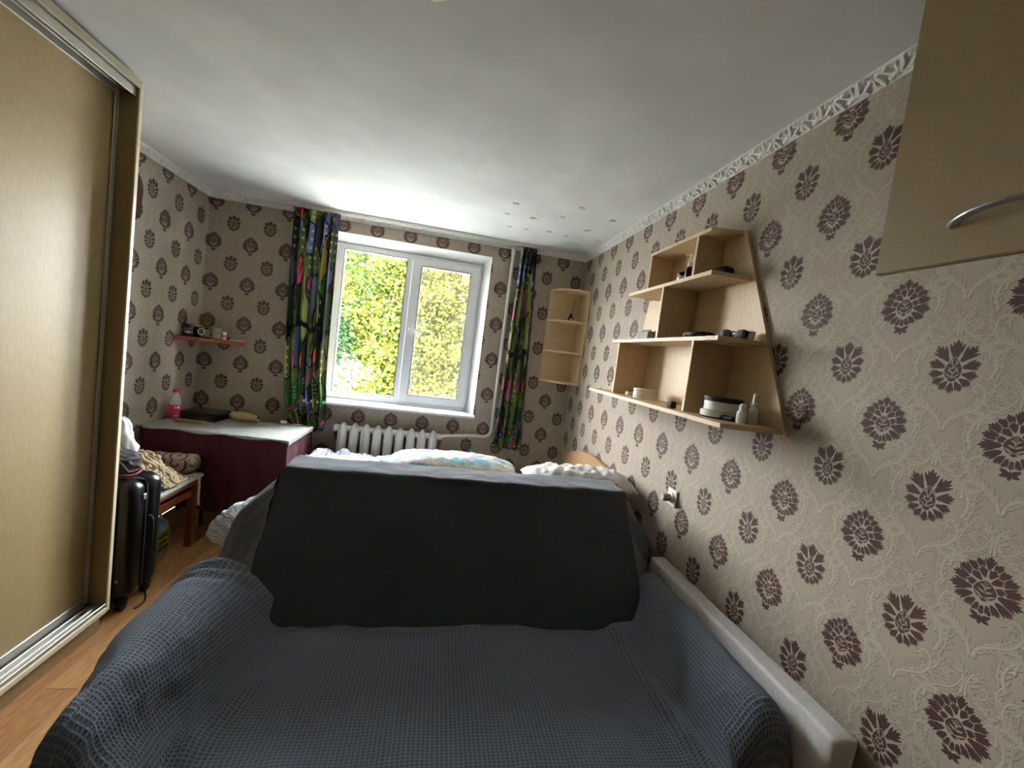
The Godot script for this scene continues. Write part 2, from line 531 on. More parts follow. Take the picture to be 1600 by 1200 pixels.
func make_wallpaper():
	var W := 512
	var H := 604
	var px := W / TILE_U       # pixels per metre
	var mask := Canvas.new(W, H)
	var line := Canvas.new(W, H)
	var rel := Canvas.new(W, H)
	var K := px * 0.001        # pixels per millimetre
	var L := func(cv: Canvas, c: Vector2, x: float, y: float, deg: float, ln: float, wd: float, val := 1.0, cut := false, blunt := 0.75):
		# a mirrored pair of leaves; x, y in millimetres from the motif's middle, y up, deg from straight up outwards
		for s in ([1.0, -1.0] if absf(x) + absf(deg) > 0.01 else [1.0]):
			var a: float = deg_to_rad(deg) * s - PI / 2
			cv.leaf(c + Vector2(x * s, -y) * K, a, ln * K, wd * K, val, cut, blunt)
	# a lobed leaf with a pale outline, so that overlapping leaves stay apart
	var LL := func(c: Vector2, x: float, y: float, deg: float, ln: float, wd: float):
		for s in ([1.0, -1.0] if absf(x) + absf(deg) > 0.01 and absf(deg) < 179.0 else [1.0]):
			for pass_ in 2:
				var grow := 1.5 if pass_ == 0 else 0.0
				for lobe in [[0.0, 0.0, 1.0, 1.0], [0.16, 27.0, 0.70, 0.62], [0.16, -27.0, 0.70, 0.62], [0.42, 20.0, 0.50, 0.5], [0.42, -20.0, 0.50, 0.5]]:
					var a0: float = deg_to_rad(deg) * s
					var off: Vector2 = Vector2(x * s + sin(a0) * ln * lobe[0], y + cos(a0) * ln * lobe[0])
					var a: float = a0 + deg_to_rad(lobe[1]) - PI / 2
					mask.leaf(c + Vector2(off.x, -off.y) * K, a, (ln * lobe[2] + grow) * K, (wd * lobe[3] + grow) * K, 1.0, pass_ == 0, 0.72)
	# motif A: open lotus with a point on top, in the tile's corners
	var A := Vector2(0, 0)
	for a in [[0, -36, 180, 27, 4.6], [8, -33, 148, 27, 4.6], [15, -26, 122, 29, 5.0], [18, -14, 98, 33, 5.6], [17, 1, 72, 38, 6.8], [12, 15, 37, 48, 7.0], [0, 20, 0, 49, 8.2]]:
		LL.call(A, a[0], a[1], a[2], a[3], a[4])
	L.call(mask, A, 0, -36, 0, 64, 19.0, 1.0, true, 0.8)
	L.call(mask, A, 0, -34, 0, 60, 17.0, 1.0, false, 0.8)
	L.call(mask, A, 0, -4, 14, 26, 1.2, 0.9, true); L.call(mask, A, 2, -24, 48, 20, 1.5, 0.9, true); L.call(mask, A, 5, -27, 76, 14, 1.5, 0.9, true)
	L.call(mask, A, 9, 8, -30, 16, 1.4, 0.9, true); L.call(mask, A, 11, -10, -36, 15, 1.5, 0.9, true)
	L.call(mask, A, 0, -14, 40, 12, 2.0, 0.8, true); L.call(mask, A, 0, -26, 0, 12, 2.4, 0.8, true); L.call(mask, A, 5, -4, 40, 9, 1.5, 0.8, true)
	# motif B: a plume with a bud below, in the tile's middle
	var B := Vector2(W * 0.5, H * 0.5)
	for a in [[0, 44, 0, 32, 5.0], [0, -34, 180, 20, 4.2], [8, 41, 30, 27, 5.2], [7, -31, 158, 22, 4.4], [15, 34, 50, 28, 5.6], [13, -26, 138, 26, 5.0], [19, 23, 66, 36, 6.0], [19, -17, 118, 36, 6.2], [21, 10, 80, 40, 6.6], [21, -4, 100, 43, 7.2], [4, 27, 20, 24, 4.6], [8, 18, 52, 24, 5.0], [11, 6, 80, 23, 5.0]]:
		LL.call(B, a[0], a[1], a[2], a[3], a[4])
	L.call(mask, B, 0, -27, 0, 50, 21.5, 1.0, true, 0.95)
	L.call(mask, B, 0, -25, 0, 46, 19.5, 1.0, false, 0.95)
	L.call(mask, B, 0, -76, 0, 21, 4.0); L.call(mask, B, 2, -63, 58, 19, 4.8); L.call(mask, B, 3, -65, 104, 15, 4.2)
	for a in [[0, -18, 62, 17, 1.8], [6, -14, 60, 15, 1.7], [0, -6, 66, 15, 2.2], [0, 4, 52, 13, 1.7], [3, -20, 84, 13, 1.6]]:
		L.call(mask, B, a[0], a[1], a[2], a[3], a[4], 0.9, true)
	L.call(mask, B, 0, 4, 0, 17, 5.0, 0.4, true); L.call(mask, B, 0, -2, 0, 8, 2.0, 0.85, true)
	# embossed arabesques round both
	var S := func(c: Vector2, pts: Array, w0: float, w1: float, val := 1.0):
		for s in [1.0, -1.0]:
			var q := []
			for p in pts: q.append(Vector3(c.x + p[0] * s * K, c.y - p[1] * K, 0))
			var sm := []
			for p in curve_pts(q, pts.size() * 5): sm.append(Vector2(p.x, p.y))
			rel.ridge(sm, w0 * K, w1 * K, val)
			line.ridge(sm, (w0 + 1.6) * K, (w1 + 1.2) * K, 1.0)
			# small acanthus lobes along both sides of the stroke
			for i in range(3, sm.size() - 2, 3):
				var tg: Vector2 = sm[i + 1] - sm[i]
				for sd in [1.0, -1.0]:
					var an: float = tg.angle() + sd * 0.75
					var ln: float = (15.0 + 4.0 * sin(i * 2.3)) * K
					rel.leaf(sm[i], an, ln, 2.6 * K, 0.55 * val)
					line.leaf(sm[i], an, ln + 1.5 * K, 3.9 * K, 0.75)
	for c in [A, B]:
		S.call(c, [[3, -150], [10, -128], [30, -112], [56, -96], [70, -70], [66, -46], [54, -38], [46, -48], [52, -58]], 5.0, 2.0)
		S.call(c, [[8, -136], [20, -112], [40, -98], [54, -80], [58, -64]], 3.0, 1.6, 0.8)
		S.call(c, [[64, -80], [80, -60], [84, -34], [74, -14]], 3.6, 1.8, 0.8)
		S.call(c, [[72, -24], [80, 0], [76, 26], [64, 44], [50, 50], [44, 42], [50, 36]], 4.4, 1.8)
		S.call(c, [[66, 20], [62, 44], [44, 64], [26, 74], [14, 88], [6, 110]], 3.6, 1.8, 0.9)
		S.call(c, [[18, 84], [32, 92], [40, 104], [34, 114], [26, 108]], 3.0, 1.6, 0.8)
		S.call(c, [[4, 80], [3, 100], [8, 126], [20, 140]], 3.4, 2.0, 0.9)
		S.call(c, [[84, -20], [90, 6], [88, 40], [92, 66]], 2.6, 1.6, 0.7)
		S.call(c, [[40, -112], [50, -122], [64, -120], [70, -108], [62, -100]], 3.0, 1.5, 0.8)
		S.call(c, [[60, 52], [74, 62], [80, 78], [72, 88], [62, 82]], 3.0, 1.5, 0.8)
		for a in [[20, -118, 60, 18, 3.4], [34, -108, 20, 20, 3.8], [52, -96, 110, 22, 4.0], [66, -76, 120, 20, 4.0], [70, -56, 60, 18, 3.6], [58, -44, -30, 14, 3.2], [76, 8, 70, 18, 3.6], [74, 30, 40, 20, 4.0], [60, 46, 10, 20, 4.0], [44, 62, 60, 20, 3.8], [28, 74, 75, 18, 3.6], [10, 104, 50, 18, 3.4], [8, 122, 80, 18, 3.4], [0, 96, 0, 22, 3.6], [80, -40, 80, 14, 3.0]]:
			L.call(rel, c, a[0], a[1], a[2], a[3], a[4], 0.75)
			L.call(line, c, a[0], a[1], a[2], a[3] + 2.0, a[4] + 1.4, 1.0)
	var grain := FastNoiseLite.new()
	grain.frequency = 0.25
	grain.seed = 4
	var g := grain.get_seamless_image(W, H, false, false, 0.1).get_data()
	var b := PackedByteArray()
	b.resize(W * H * 3)
	var bg := Color(0.665, 0.615, 0.550)
	var hi := Color(0.715, 0.67, 0.605)
	var lo := Color(0.545, 0.49, 0.43)
	var mo := Color(0.275, 0.16, 0.135)
	for k in W * H:
		var r := rel.d[k]
		var e := clampf(line.d[k] * 1.6, 0.0, 1.0) * clampf(1.0 - r * 1.7, 0.0, 1.0)
		var c := bg.lerp(lo, e * 0.8).lerp(hi, r * 0.8)
		c = c.lerp(mo, mask.d[k])
		var n := 1.0 + (g[k] / 255.0 - 0.5) * 0.10
		b[k * 3] = int(clampf(c.r * n, 0, 1) * 255); b[k * 3 + 1] = int(clampf(c.g * n, 0, 1) * 255); b[k * 3 + 2] = int(clampf(c.b * n, 0, 1) * 255)
		rel.d[k] = maxf(r * 0.8, mask.d[k] * 0.22) + (g[k] / 255.0) * 0.08
	var m := mat(Color(1, 1, 1), 0.72)
	m.albedo_texture = ImageTexture.create_from_image(Image.create_from_data(W, H, false, Image.FORMAT_RGB8, b))
	m.normal_enabled = true
	m.normal_texture = rel.normal(3.0)
	m.normal_scale = 0.7
	M.wallpaper = m

func make_curtain_print():
	var W := 384
	var H := 768
	var n := FastNoiseLite.new()
	n.noise_type = FastNoiseLite.TYPE_CELLULAR
	n.seed = 9
	n.frequency = 0.026
	n.cellular_jitter = 0.9
	n.cellular_return_type = FastNoiseLite.RETURN_CELL_VALUE
	n.fractal_type = FastNoiseLite.FRACTAL_NONE
	n.domain_warp_enabled = true
	n.domain_warp_amplitude = 18.0
	n.domain_warp_frequency = 0.012
	var cell := n.get_image(W, H / 2, false, false, false).get_data()
	n.cellular_return_type = FastNoiseLite.RETURN_DISTANCE2_SUB
	var edge_im := n.get_image(W, H / 2, false, false, true)
	var edge := edge_im.get_data()
	var pal := [Color(0.20, 0.25, 0.10), Color(0.31, 0.33, 0.17), Color(0.13, 0.16, 0.09), Color(0.30, 0.36, 0.45), Color(0.09, 0.10, 0.11), Color(0.80, 0.33, 0.07), Color(0.36, 0.27, 0.22), Color(0.43, 0.46, 0.27), Color(0.24, 0.29, 0.14), Color(0.20, 0.23, 0.28), Color(0.05, 0.05, 0.06), Color(0.34, 0.36, 0.21), Color(0.25, 0.29, 0.35), Color(0.58, 0.20, 0.28), Color(0.42, 0.37, 0.17), Color(0.08, 0.12, 0.09)]
	var b := PackedByteArray()
	b.resize(W * H * 3)
	var ink := Color(0.025, 0.025, 0.03)
	for y in H:
		for x in W:
			var i := (y / 2) * W + x
			var cv := cell[i]
			var c: Color = pal[(cv * 7) % 16]
			if cv % 5 == 1 and (x + y / 3) % 12 < 3: c = c.lerp(ink, 0.75)
			elif cv % 5 == 2 and ((x % 14) - 7) * ((x % 14) - 7) + ((y % 20) - 10) * ((y % 20) - 10) < 14: c = c.lightened(0.35)
			elif cv % 7 == 3 and absf(sin(x * 0.11 + y * 0.05)) < 0.25: c = c.darkened(0.6)
			if edge[i] < 15: c = ink
			else: c = Color(c.r * 1.4, c.g * 1.4, c.b * 1.4)
			if absf(y - 250 - 6.0 * sin(x * 0.03)) < 4.0 or absf(y - 560 - 5.0 * sin(x * 0.02)) < 5.0 or y > 744: c = ink
			var k := (y * W + x) * 3
			b[k] = int(c.r * 255); b[k + 1] = int(c.g * 255); b[k + 2] = int(c.b * 255)
	# a few bold ovals and petals over the cells
	var cvs := Canvas.new(W, H)
	var r2 := RandomNumberGenerator.new()
	r2.seed = 12
	var spots := []
	for k in 26:
		var col: Color = [Color(0.92, 0.42, 0.07), Color(0.50, 0.57, 0.30), Color(0.82, 0.28, 0.42), Color(0.42, 0.50, 0.62), Color(0.80, 0.08, 0.07)][k % 5]
		spots.append([Vector2(r2.randf() * W, r2.randf() * H), r2.randf_range(-1.9, -1.2), r2.randf_range(28, 56), r2.randf_range(7, 12), col])
	for s in spots:
		for pass_ in 2:
			cvs.d.fill(0.0)
			var grow := 4.0 if pass_ == 0 else 0.0
			cvs.leaf(s[0] - Vector2(cos(s[1]), sin(s[1])) * grow, s[1], s[2] + grow * 2.0, s[3] + grow)
			var x0 := int(s[0].x) - 95
			var y0 := int(s[0].y) - 110
			for y in range(y0, y0 + 140):
				for x in range(x0, x0 + 190):
					var i := posmod(y, H) * W + posmod(x, W)
					var a := cvs.d[i]
					if a <= 0.0: continue
					var c: Color = ink if pass_ == 0 else s[4]
					b[i * 3] = int(lerpf(b[i * 3], c.r * 255, a)); b[i * 3 + 1] = int(lerpf(b[i * 3 + 1], c.g * 255, a)); b[i * 3 + 2] = int(lerpf(b[i * 3 + 2], c.b * 255, a))
	var m := mat(Color(1, 1, 1), 0.85)
	m.albedo_texture = ImageTexture.create_from_image(Image.create_from_data(W, H, false, Image.FORMAT_RGB8, b))
	m.backlight_enabled = true
	m.backlight = Color(0.12, 0.12, 0.10)
	m.cull_mode = BaseMaterial3D.CULL_DISABLED
	M.curtain = m

func make_waffle():
	# square waffle cells: raised light threads round sunk dark pits
	var N := 128
	var cv := Canvas.new(N, N)
	var b := PackedByteArray()
	b.resize(N * N * 3)
	for y in N:
		for x in N:
			var cx := absf(fposmod(x / 32.0, 1.0) - 0.5) * 2.0
			var cy := absf(fposmod(y / 32.0, 1.0) - 0.5) * 2.0
			var r := maxf(smoothstep(0.35, 0.95, cx), smoothstep(0.35, 0.95, cy))
			var thread := 0.06 * sin(x * 1.6) * cos(y * 1.6)
			cv.d[y * N + x] = clampf(r * 0.85 + 0.08 + thread, 0.0, 1.0)
			var c := Color(0.325, 0.350, 0.385).lerp(Color(0.455, 0.485, 0.535), r)
			var k := (y * N + x) * 3
			b[k] = int(c.r * 255); b[k + 1] = int(c.g * 255); b[k + 2] = int(c.b * 255)
	var m := mat(Color(1, 1, 1), 0.95)
	m.albedo_texture = ImageTexture.create_from_image(Image.create_from_data(N, N, false, Image.FORMAT_RGB8, b))
	m.normal_enabled = true
	m.normal_texture = cv.normal(5.0)
	m.normal_scale = 1.0
	M.waffle = m

func make_bedding():
	# pale duvet with sketchy slate-blue stripes
	var W := 256
	var nz := FastNoiseLite.new()
	nz.frequency = 0.02
	var b := PackedByteArray()
	b.resize(W * W * 3)
	for y in W:
		for x in W:
			var wv := x + 14.0 * nz.get_noise_2d(x * 0.6, y)
			var t := fposmod(wv, 32.0)
			var s := 1.0 if t < 3.0 or (t > 10.0 and t < 11.6) or (t > 22.0 and t < 23.4) else 0.0
			if nz.get_noise_2d(x * 3.0 + 400, y * 0.7) > 0.22: s *= 0.2
			var c := Color(0.80, 0.82, 0.86).lerp(Color(0.30, 0.34, 0.44), s * 0.75)
			var k := (y * W + x) * 3
			b[k] = int(c.r * 255); b[k + 1] = int(c.g * 255); b[k + 2] = int(c.b * 255)
	M.duvet = mat(Color(1, 1, 1), 0.9)
	M.duvet.albedo_texture = ImageTexture.create_from_image(Image.create_from_data(W, W, false, Image.FORMAT_RGB8, b))
	# watercolour pillow case: turquoise, cream, lilac clouds with a few dark streaks
	var n1 := FastNoiseLite.new()
	n1.frequency = 0.014
	n1.seed = 3
	var n2 := FastNoiseLite.new()
	n2.frequency = 0.02
	n2.seed = 8
	for y in W:
		for x in W:
			var a := n1.get_noise_2d(x, y)
			var d := n2.get_noise_2d(x, y)
			var c := Color(0.80, 0.77, 0.70)
			c = c.lerp(Color(0.38, 0.60, 0.63), smoothstep(0.0, 0.25, a))
			c = c.lerp(Color(0.62, 0.56, 0.66), smoothstep(0.12, 0.35, d) * 0.8)
			c = c.lerp(Color(0.72, 0.66, 0.52), smoothstep(0.1, 0.4, -d) * 0.7)
			if absf(d - 0.06) < 0.012 and a < 0.1: c = c.lerp(Color(0.30, 0.28, 0.33), 0.6)
			if n2.get_noise_2d(x * 7.0, y * 7.0) > 0.62 and a > 0.1: c = Color(0.92, 0.94, 0.94)
			var k := (y * W + x) * 3
			b[k] = int(c.r * 255); b[k + 1] = int(c.g * 255); b[k + 2] = int(c.b * 255)
	M.pillow = mat(Color(1, 1, 1), 0.9)
	M.pillow.albedo_texture = ImageTexture.create_from_image(Image.create_from_data(W, W, false, Image.FORMAT_RGB8, b))
	# taupe cushion cover with dark curling stems
	var cu := Canvas.new(W, W)
	for k in 9:
		var c := Vector2((k % 3) * 85 + 40, (k / 3) * 85 + 40)
		var pts := []
		for t in 26:
			var an := t * 0.36 + k * 1.3
			pts.append(c + Vector2(cos(an), sin(an)) * (6.0 + t * 1.7))
		cu.ridge(pts, 3.5, 4.5)
	for k in W * W:
		var c := Color(0.52, 0.43, 0.37).lerp(Color(0.13, 0.07, 0.06), clampf(cu.d[k] * 2.0, 0, 1))
		b[k * 3] = int(c.r * 255); b[k * 3 + 1] = int(c.g * 255); b[k * 3 + 2] = int(c.b * 255)
	M.curls = mat(Color(1, 1, 1), 0.9)
	tri_tex(M.curls, ImageTexture.create_from_image(Image.create_from_data(W, W, false, Image.FORMAT_RGB8, b)), Vector3(2.6, 2.6, 2.6))
	for k in W * W:
		var c := Color(0.78, 0.77, 0.73).lerp(Color(0.45, 0.47, 0.45), clampf(cu.d[k] * 1.2, 0, 1) * 0.5)
		b[k * 3] = int(c.r * 255); b[k * 3 + 1] = int(c.g * 255); b[k * 3 + 2] = int(c.b * 255)
	M.bench_cloth = mat(Color(1, 1, 1), 0.8)
	tri_tex(M.bench_cloth, ImageTexture.create_from_image(Image.create_from_data(W, W, false, Image.FORMAT_RGB8, b)), Vector3(5, 5, 5))

# ------------------------------------------------------------------ room shell
func wall_uv(kind: String, p: Vector3) -> Vector2:
	match kind:
		"right": return Vector2((p.z - 2.6714) / TILE_U, -(p.y - 1.626) / TILE_V)
		"back": return Vector2((p.x + 2.9535) / TILE_U, -(p.y - 2.2845) / TILE_V)
		"back_2": return Vector2((p.x + 2.9535) / (TILE_U * 1.012) - 0.515, -(p.y - 2.2845) / TILE_V - 0.09)
		"left": return Vector2((0.65 - p.z) / TILE_U, -(p.y - 2.285) / TILE_V)
	return Vector2(-p.x / TILE_U, -(p.y - 2.285) / TILE_V)

func papered(st: SurfaceTool, kind: String, a: Vector3, b: Vector3, c: Vector3, d: Vector3, out: Vector3):
	quad_uv(st, [a, b, c, d], [wall_uv(kind, a), wall_uv(kind, b), wall_uv(kind, c), wall_uv(kind, d)], out)

func two_surface(st1: SurfaceTool, m1: Material, st2: SurfaceTool, m2: Material) -> ArrayMesh:
	st1.generate_normals()
	st1.generate_tangents()
	var me := st1.commit()
	st2.generate_normals()
	st2.commit(me)
	me.surface_set_material(0, m1)
	me.surface_set_material(1, m2)
	return me

func plain_wall(called: String, label: String, kind: String, lo: Vector3, hi: Vector3, face_axis: int, face_at: float, out: Vector3):
	var st := new_st()
	var u := 2 if face_axis == 0 else 0
	var p := []
	for k in [[lo[u], lo.y], [hi[u], lo.y], [hi[u], hi.y], [lo[u], hi.y]]:
		var v := Vector3.ZERO
		v[face_axis] = face_at; v[u] = k[0]; v.y = k[1]
		p.append(v)
	papered(st, kind, p[0], p[1], p[2], p[3], out)
	var st2 := new_st()
	var back := out * -0.14
	quad(st2, p[0] + back, p[1] + back, p[2] + back, p[3] + back, -out)
	for k in 4:
		var a: Vector3 = p[k]
		var b: Vector3 = p[(k + 1) % 4]
		quad(st2, a, b, b + back, a + back, (a + b) * 0.5 - (p[0] + p[2]) * 0.5)
	struct(called, label, two_surface(st, M.wallpaper, st2, M.plaster), null)

func build_room():
	plain_wall("wall_right", "right wall papered with brown damask motifs on beige", "right", Vector3(0, 0, -0.0), Vector3(0, ROOM_H, ROOM_D), 0, 0.0, Vector3.LEFT)
	plain_wall("wall_left", "left wall papered with brown damask motifs, mostly behind the wardrobe", "left", Vector3(-ROOM_W, 0, 0), Vector3(-ROOM_W, ROOM_H, ROOM_D), 0, -ROOM_W, Vector3.RIGHT)
	plain_wall("wall_front", "wall behind the camera papered with damask motifs", "front", Vector3(-ROOM_W, 0, ROOM_D), Vector3(0, ROOM_H, ROOM_D), 2, ROOM_D, Vector3.FORWARD)
	# window wall with a splayed opening
	var x0 := -2.29; var x1 := -0.865; var y0 := 0.93; var y1 := 2.363
	var fx0 := -2.215; var fx1 := -0.925; var fy0 := 0.95; var fy1 := 2.315
	var L := -ROOM_W
	var st := new_st()
	for q in [["back", L, x0], ["back_2", x0, 0.0]]:
		for r in [[0.0, y0], [y1, ROOM_H]]:
			papered(st, q[0], Vector3(q[1], r[0], 0), Vector3(q[2], r[0], 0), Vector3(q[2], r[1], 0), Vector3(q[1], r[1], 0), Vector3.BACK)
	papered(st, "back_2", Vector3(x1, y0, 0), Vector3(0, y0, 0), Vector3(0, y1, 0), Vector3(x1, y1, 0), Vector3.BACK)
	papered(st, "back", Vector3(L, y0, 0), Vector3(x0, y0, 0), Vector3(x0, y1, 0), Vector3(L, y1, 0), Vector3.BACK)
	var s2 := new_st()
	var A := [Vector3(x0, y0, 0), Vector3(x1, y0, 0), Vector3(x1, y1, 0), Vector3(x0, y1, 0)]
	var B := [Vector3(fx0, fy0, -0.15), Vector3(fx1, fy0, -0.15), Vector3(fx1, fy1, -0.15), Vector3(fx0, fy1, -0.15)]
	var C := []
	for v in B: C.append(Vector3(v.x, v.y, -0.36))
	var O := [Vector3(L - 0.14, -0.12, -0.36), Vector3(0.14, -0.12, -0.36), Vector3(0.14, 2.66, -0.36), Vector3(L - 0.14, 2.66, -0.36)]
	var I := [Vector3(L, 0, 0), Vector3(0, 0, 0), Vector3(0, ROOM_H, 0), Vector3(L, ROOM_H, 0)]
	var mid := Vector3(-1.57, 1.64, 0)
	for k in 4:
		var n := (k + 1) % 4
		var inw: Vector3 = mid - (A[k] + A[n]) * 0.5
		quad(s2, A[k], A[n], B[n], B[k], inw)
		quad(s2, B[k], B[n], C[n], C[k], inw)
		quad(s2, C[k], C[n], O[n], O[k], Vector3.FORWARD)
		quad(s2, O[k], O[n], O[n] + Vector3(0, 0, 0.36), O[k] + Vector3(0, 0, 0.36), -inw)
		quad(s2, O[k] + Vector3(0, 0, 0.36), O[n] + Vector3(0, 0, 0.36), I[n], I[k], Vector3.BACK)
	struct("wall_back", "window wall papered with brown damask motifs on beige", two_surface(st, M.wallpaper, s2, M.plaster), null)
	struct("ceiling", "plain matt white ceiling", minmax(Vector3(L, ROOM_H, 0), Vector3(0, ROOM_H + 0.14, ROOM_D), 0.0005), M.white_paint)
	# floor: laminate strips running towards the window wall
	var fl := struct("floor", "orange-brown laminate floor of narrow planks", minmax(Vector3(L, -0.12, 0), Vector3(0, -0.004, ROOM_D), 0.0005), M.subfloor)
	var pw := ROOM_W / 28.0
	var meshes := []
	for k in 8:
		var me := one_box(Vector3(0, -0.007, 0), Vector3(pw - 0.0012, 0.014, 1.1885 - 0.0015), 0.0012)
		me.generate_normals()
		meshes.append(me.commit())
	for i in 28:
		var off := fposmod(i * 0.47, 1.0) * 1.1885
		for j in 5:
			var z0 := maxf(0.0, j * 1.1885 - off)
			var z1 := minf(ROOM_D, (j + 1) * 1.1885 - off)
			if z1 - z0 < 0.02: continue
			var me: Mesh = meshes[(i + j) % 8]
			if z1 - z0 < 1.18:
				var s := one_box(Vector3(0, -0.007, 0), Vector3(pw - 0.0012, 0.014, z1 - z0 - 0.0015), 0.0012)
				s.generate_normals()
				me = s.commit()
			var o := obj("plank", me, M["plank%d" % ((i * 7 + j * 3 + (i * j) % 5) % 4)], fl)
			o.position = Vector3(L + (i + 0.5) * pw, 0, (z0 + z1) * 0.5)
	build_cornice()

func build_cornice():
	var cw := 112
	var ch := 40
	var cv := Canvas.new(cw, ch)
	for s in [0, 1]:
		var ox: int = s * 56
		var fl := 1.0 if s == 0 else -1.0
		var sm := []
		for t in 29: sm.append(Vector2(ox + t * 2, 20 + fl * 9.0 * sin(t / 28.0 * PI)))
		cv.ridge(sm, 3.6, 3.6, 0.85)
		for a in [[10, 26, 2.6, 16, 3.2], [22, 28, -0.9, 34, 6.5], [16, 30, -1.5, 24, 4.6], [40, 26, 0.45, 18, 4.0], [6, 20, 1.0, 16, 3.4], [46, 12, -0.5, 14, 3.2]]:
			cv.leaf(Vector2(ox + a[0], 20 + fl * (a[1] - 20)), a[2] * fl, a[3], a[4], 1.0)
	var P := 0.13
	var c := 0.042
	var d := 0.056
	var runs := [
		["trim_1", "white moulded cornice along the right wall", Vector3(0, 0, 0), Vector3(0, 0, 1), Vector3(-1, 0, 0), ROOM_D],
		["trim_2", "white moulded cornice above the window wall", Vector3(-ROOM_W, 0, 0), Vector3(1, 0, 0), Vector3(0, 0, 1), ROOM_W],
		["trim_3", "white moulded cornice along the left wall", Vector3(-ROOM_W, 0, 0), Vector3(0, 0, 1), Vector3(1, 0, 0), ROOM_D]]
	for r in runs:
		var f := func(u: float, v: float) -> Vector3:
			var a := v * PI * 0.5
			# shallow cove from the wall up to the ceiling
			var dep := lerpf(c * v, c * (1.0 - cos(a)), 0.35)
			var up := lerpf(c * v, c * sin(a), 0.35)
			var t := lerpf(dep, r[5] - dep, u)
			var pxx := fposmod(t / P, 1.0) * cw
			var pyy := clampf(v, 0.0, 0.999) * ch
			var i := int(pxx)
			var i2 := (i + 1) % cw
			var hgt: float = lerpf(cv.d[int(pyy) * cw + i], cv.d[int(pyy) * cw + i2], pxx - i)
			if v < 0.08 or v > 0.92: hgt = 0.75
			var rl := 0.0085 * hgt * (0.0 if v == 0.0 or v == 1.0 else 1.0)
			return r[2] + r[3] * t + r[4] * (dep + rl * 0.7) + Vector3.UP * (ROOM_H - c + up - rl * 0.7)
		var n := int(r[5] / 0.0036)
		var st := surf(n, 18, f, Vector2.ONE, 0.0, r[0] == "trim_2")
		# flat back so that it is a solid strip
		struct(r[0], r[1], st, M.cornice)

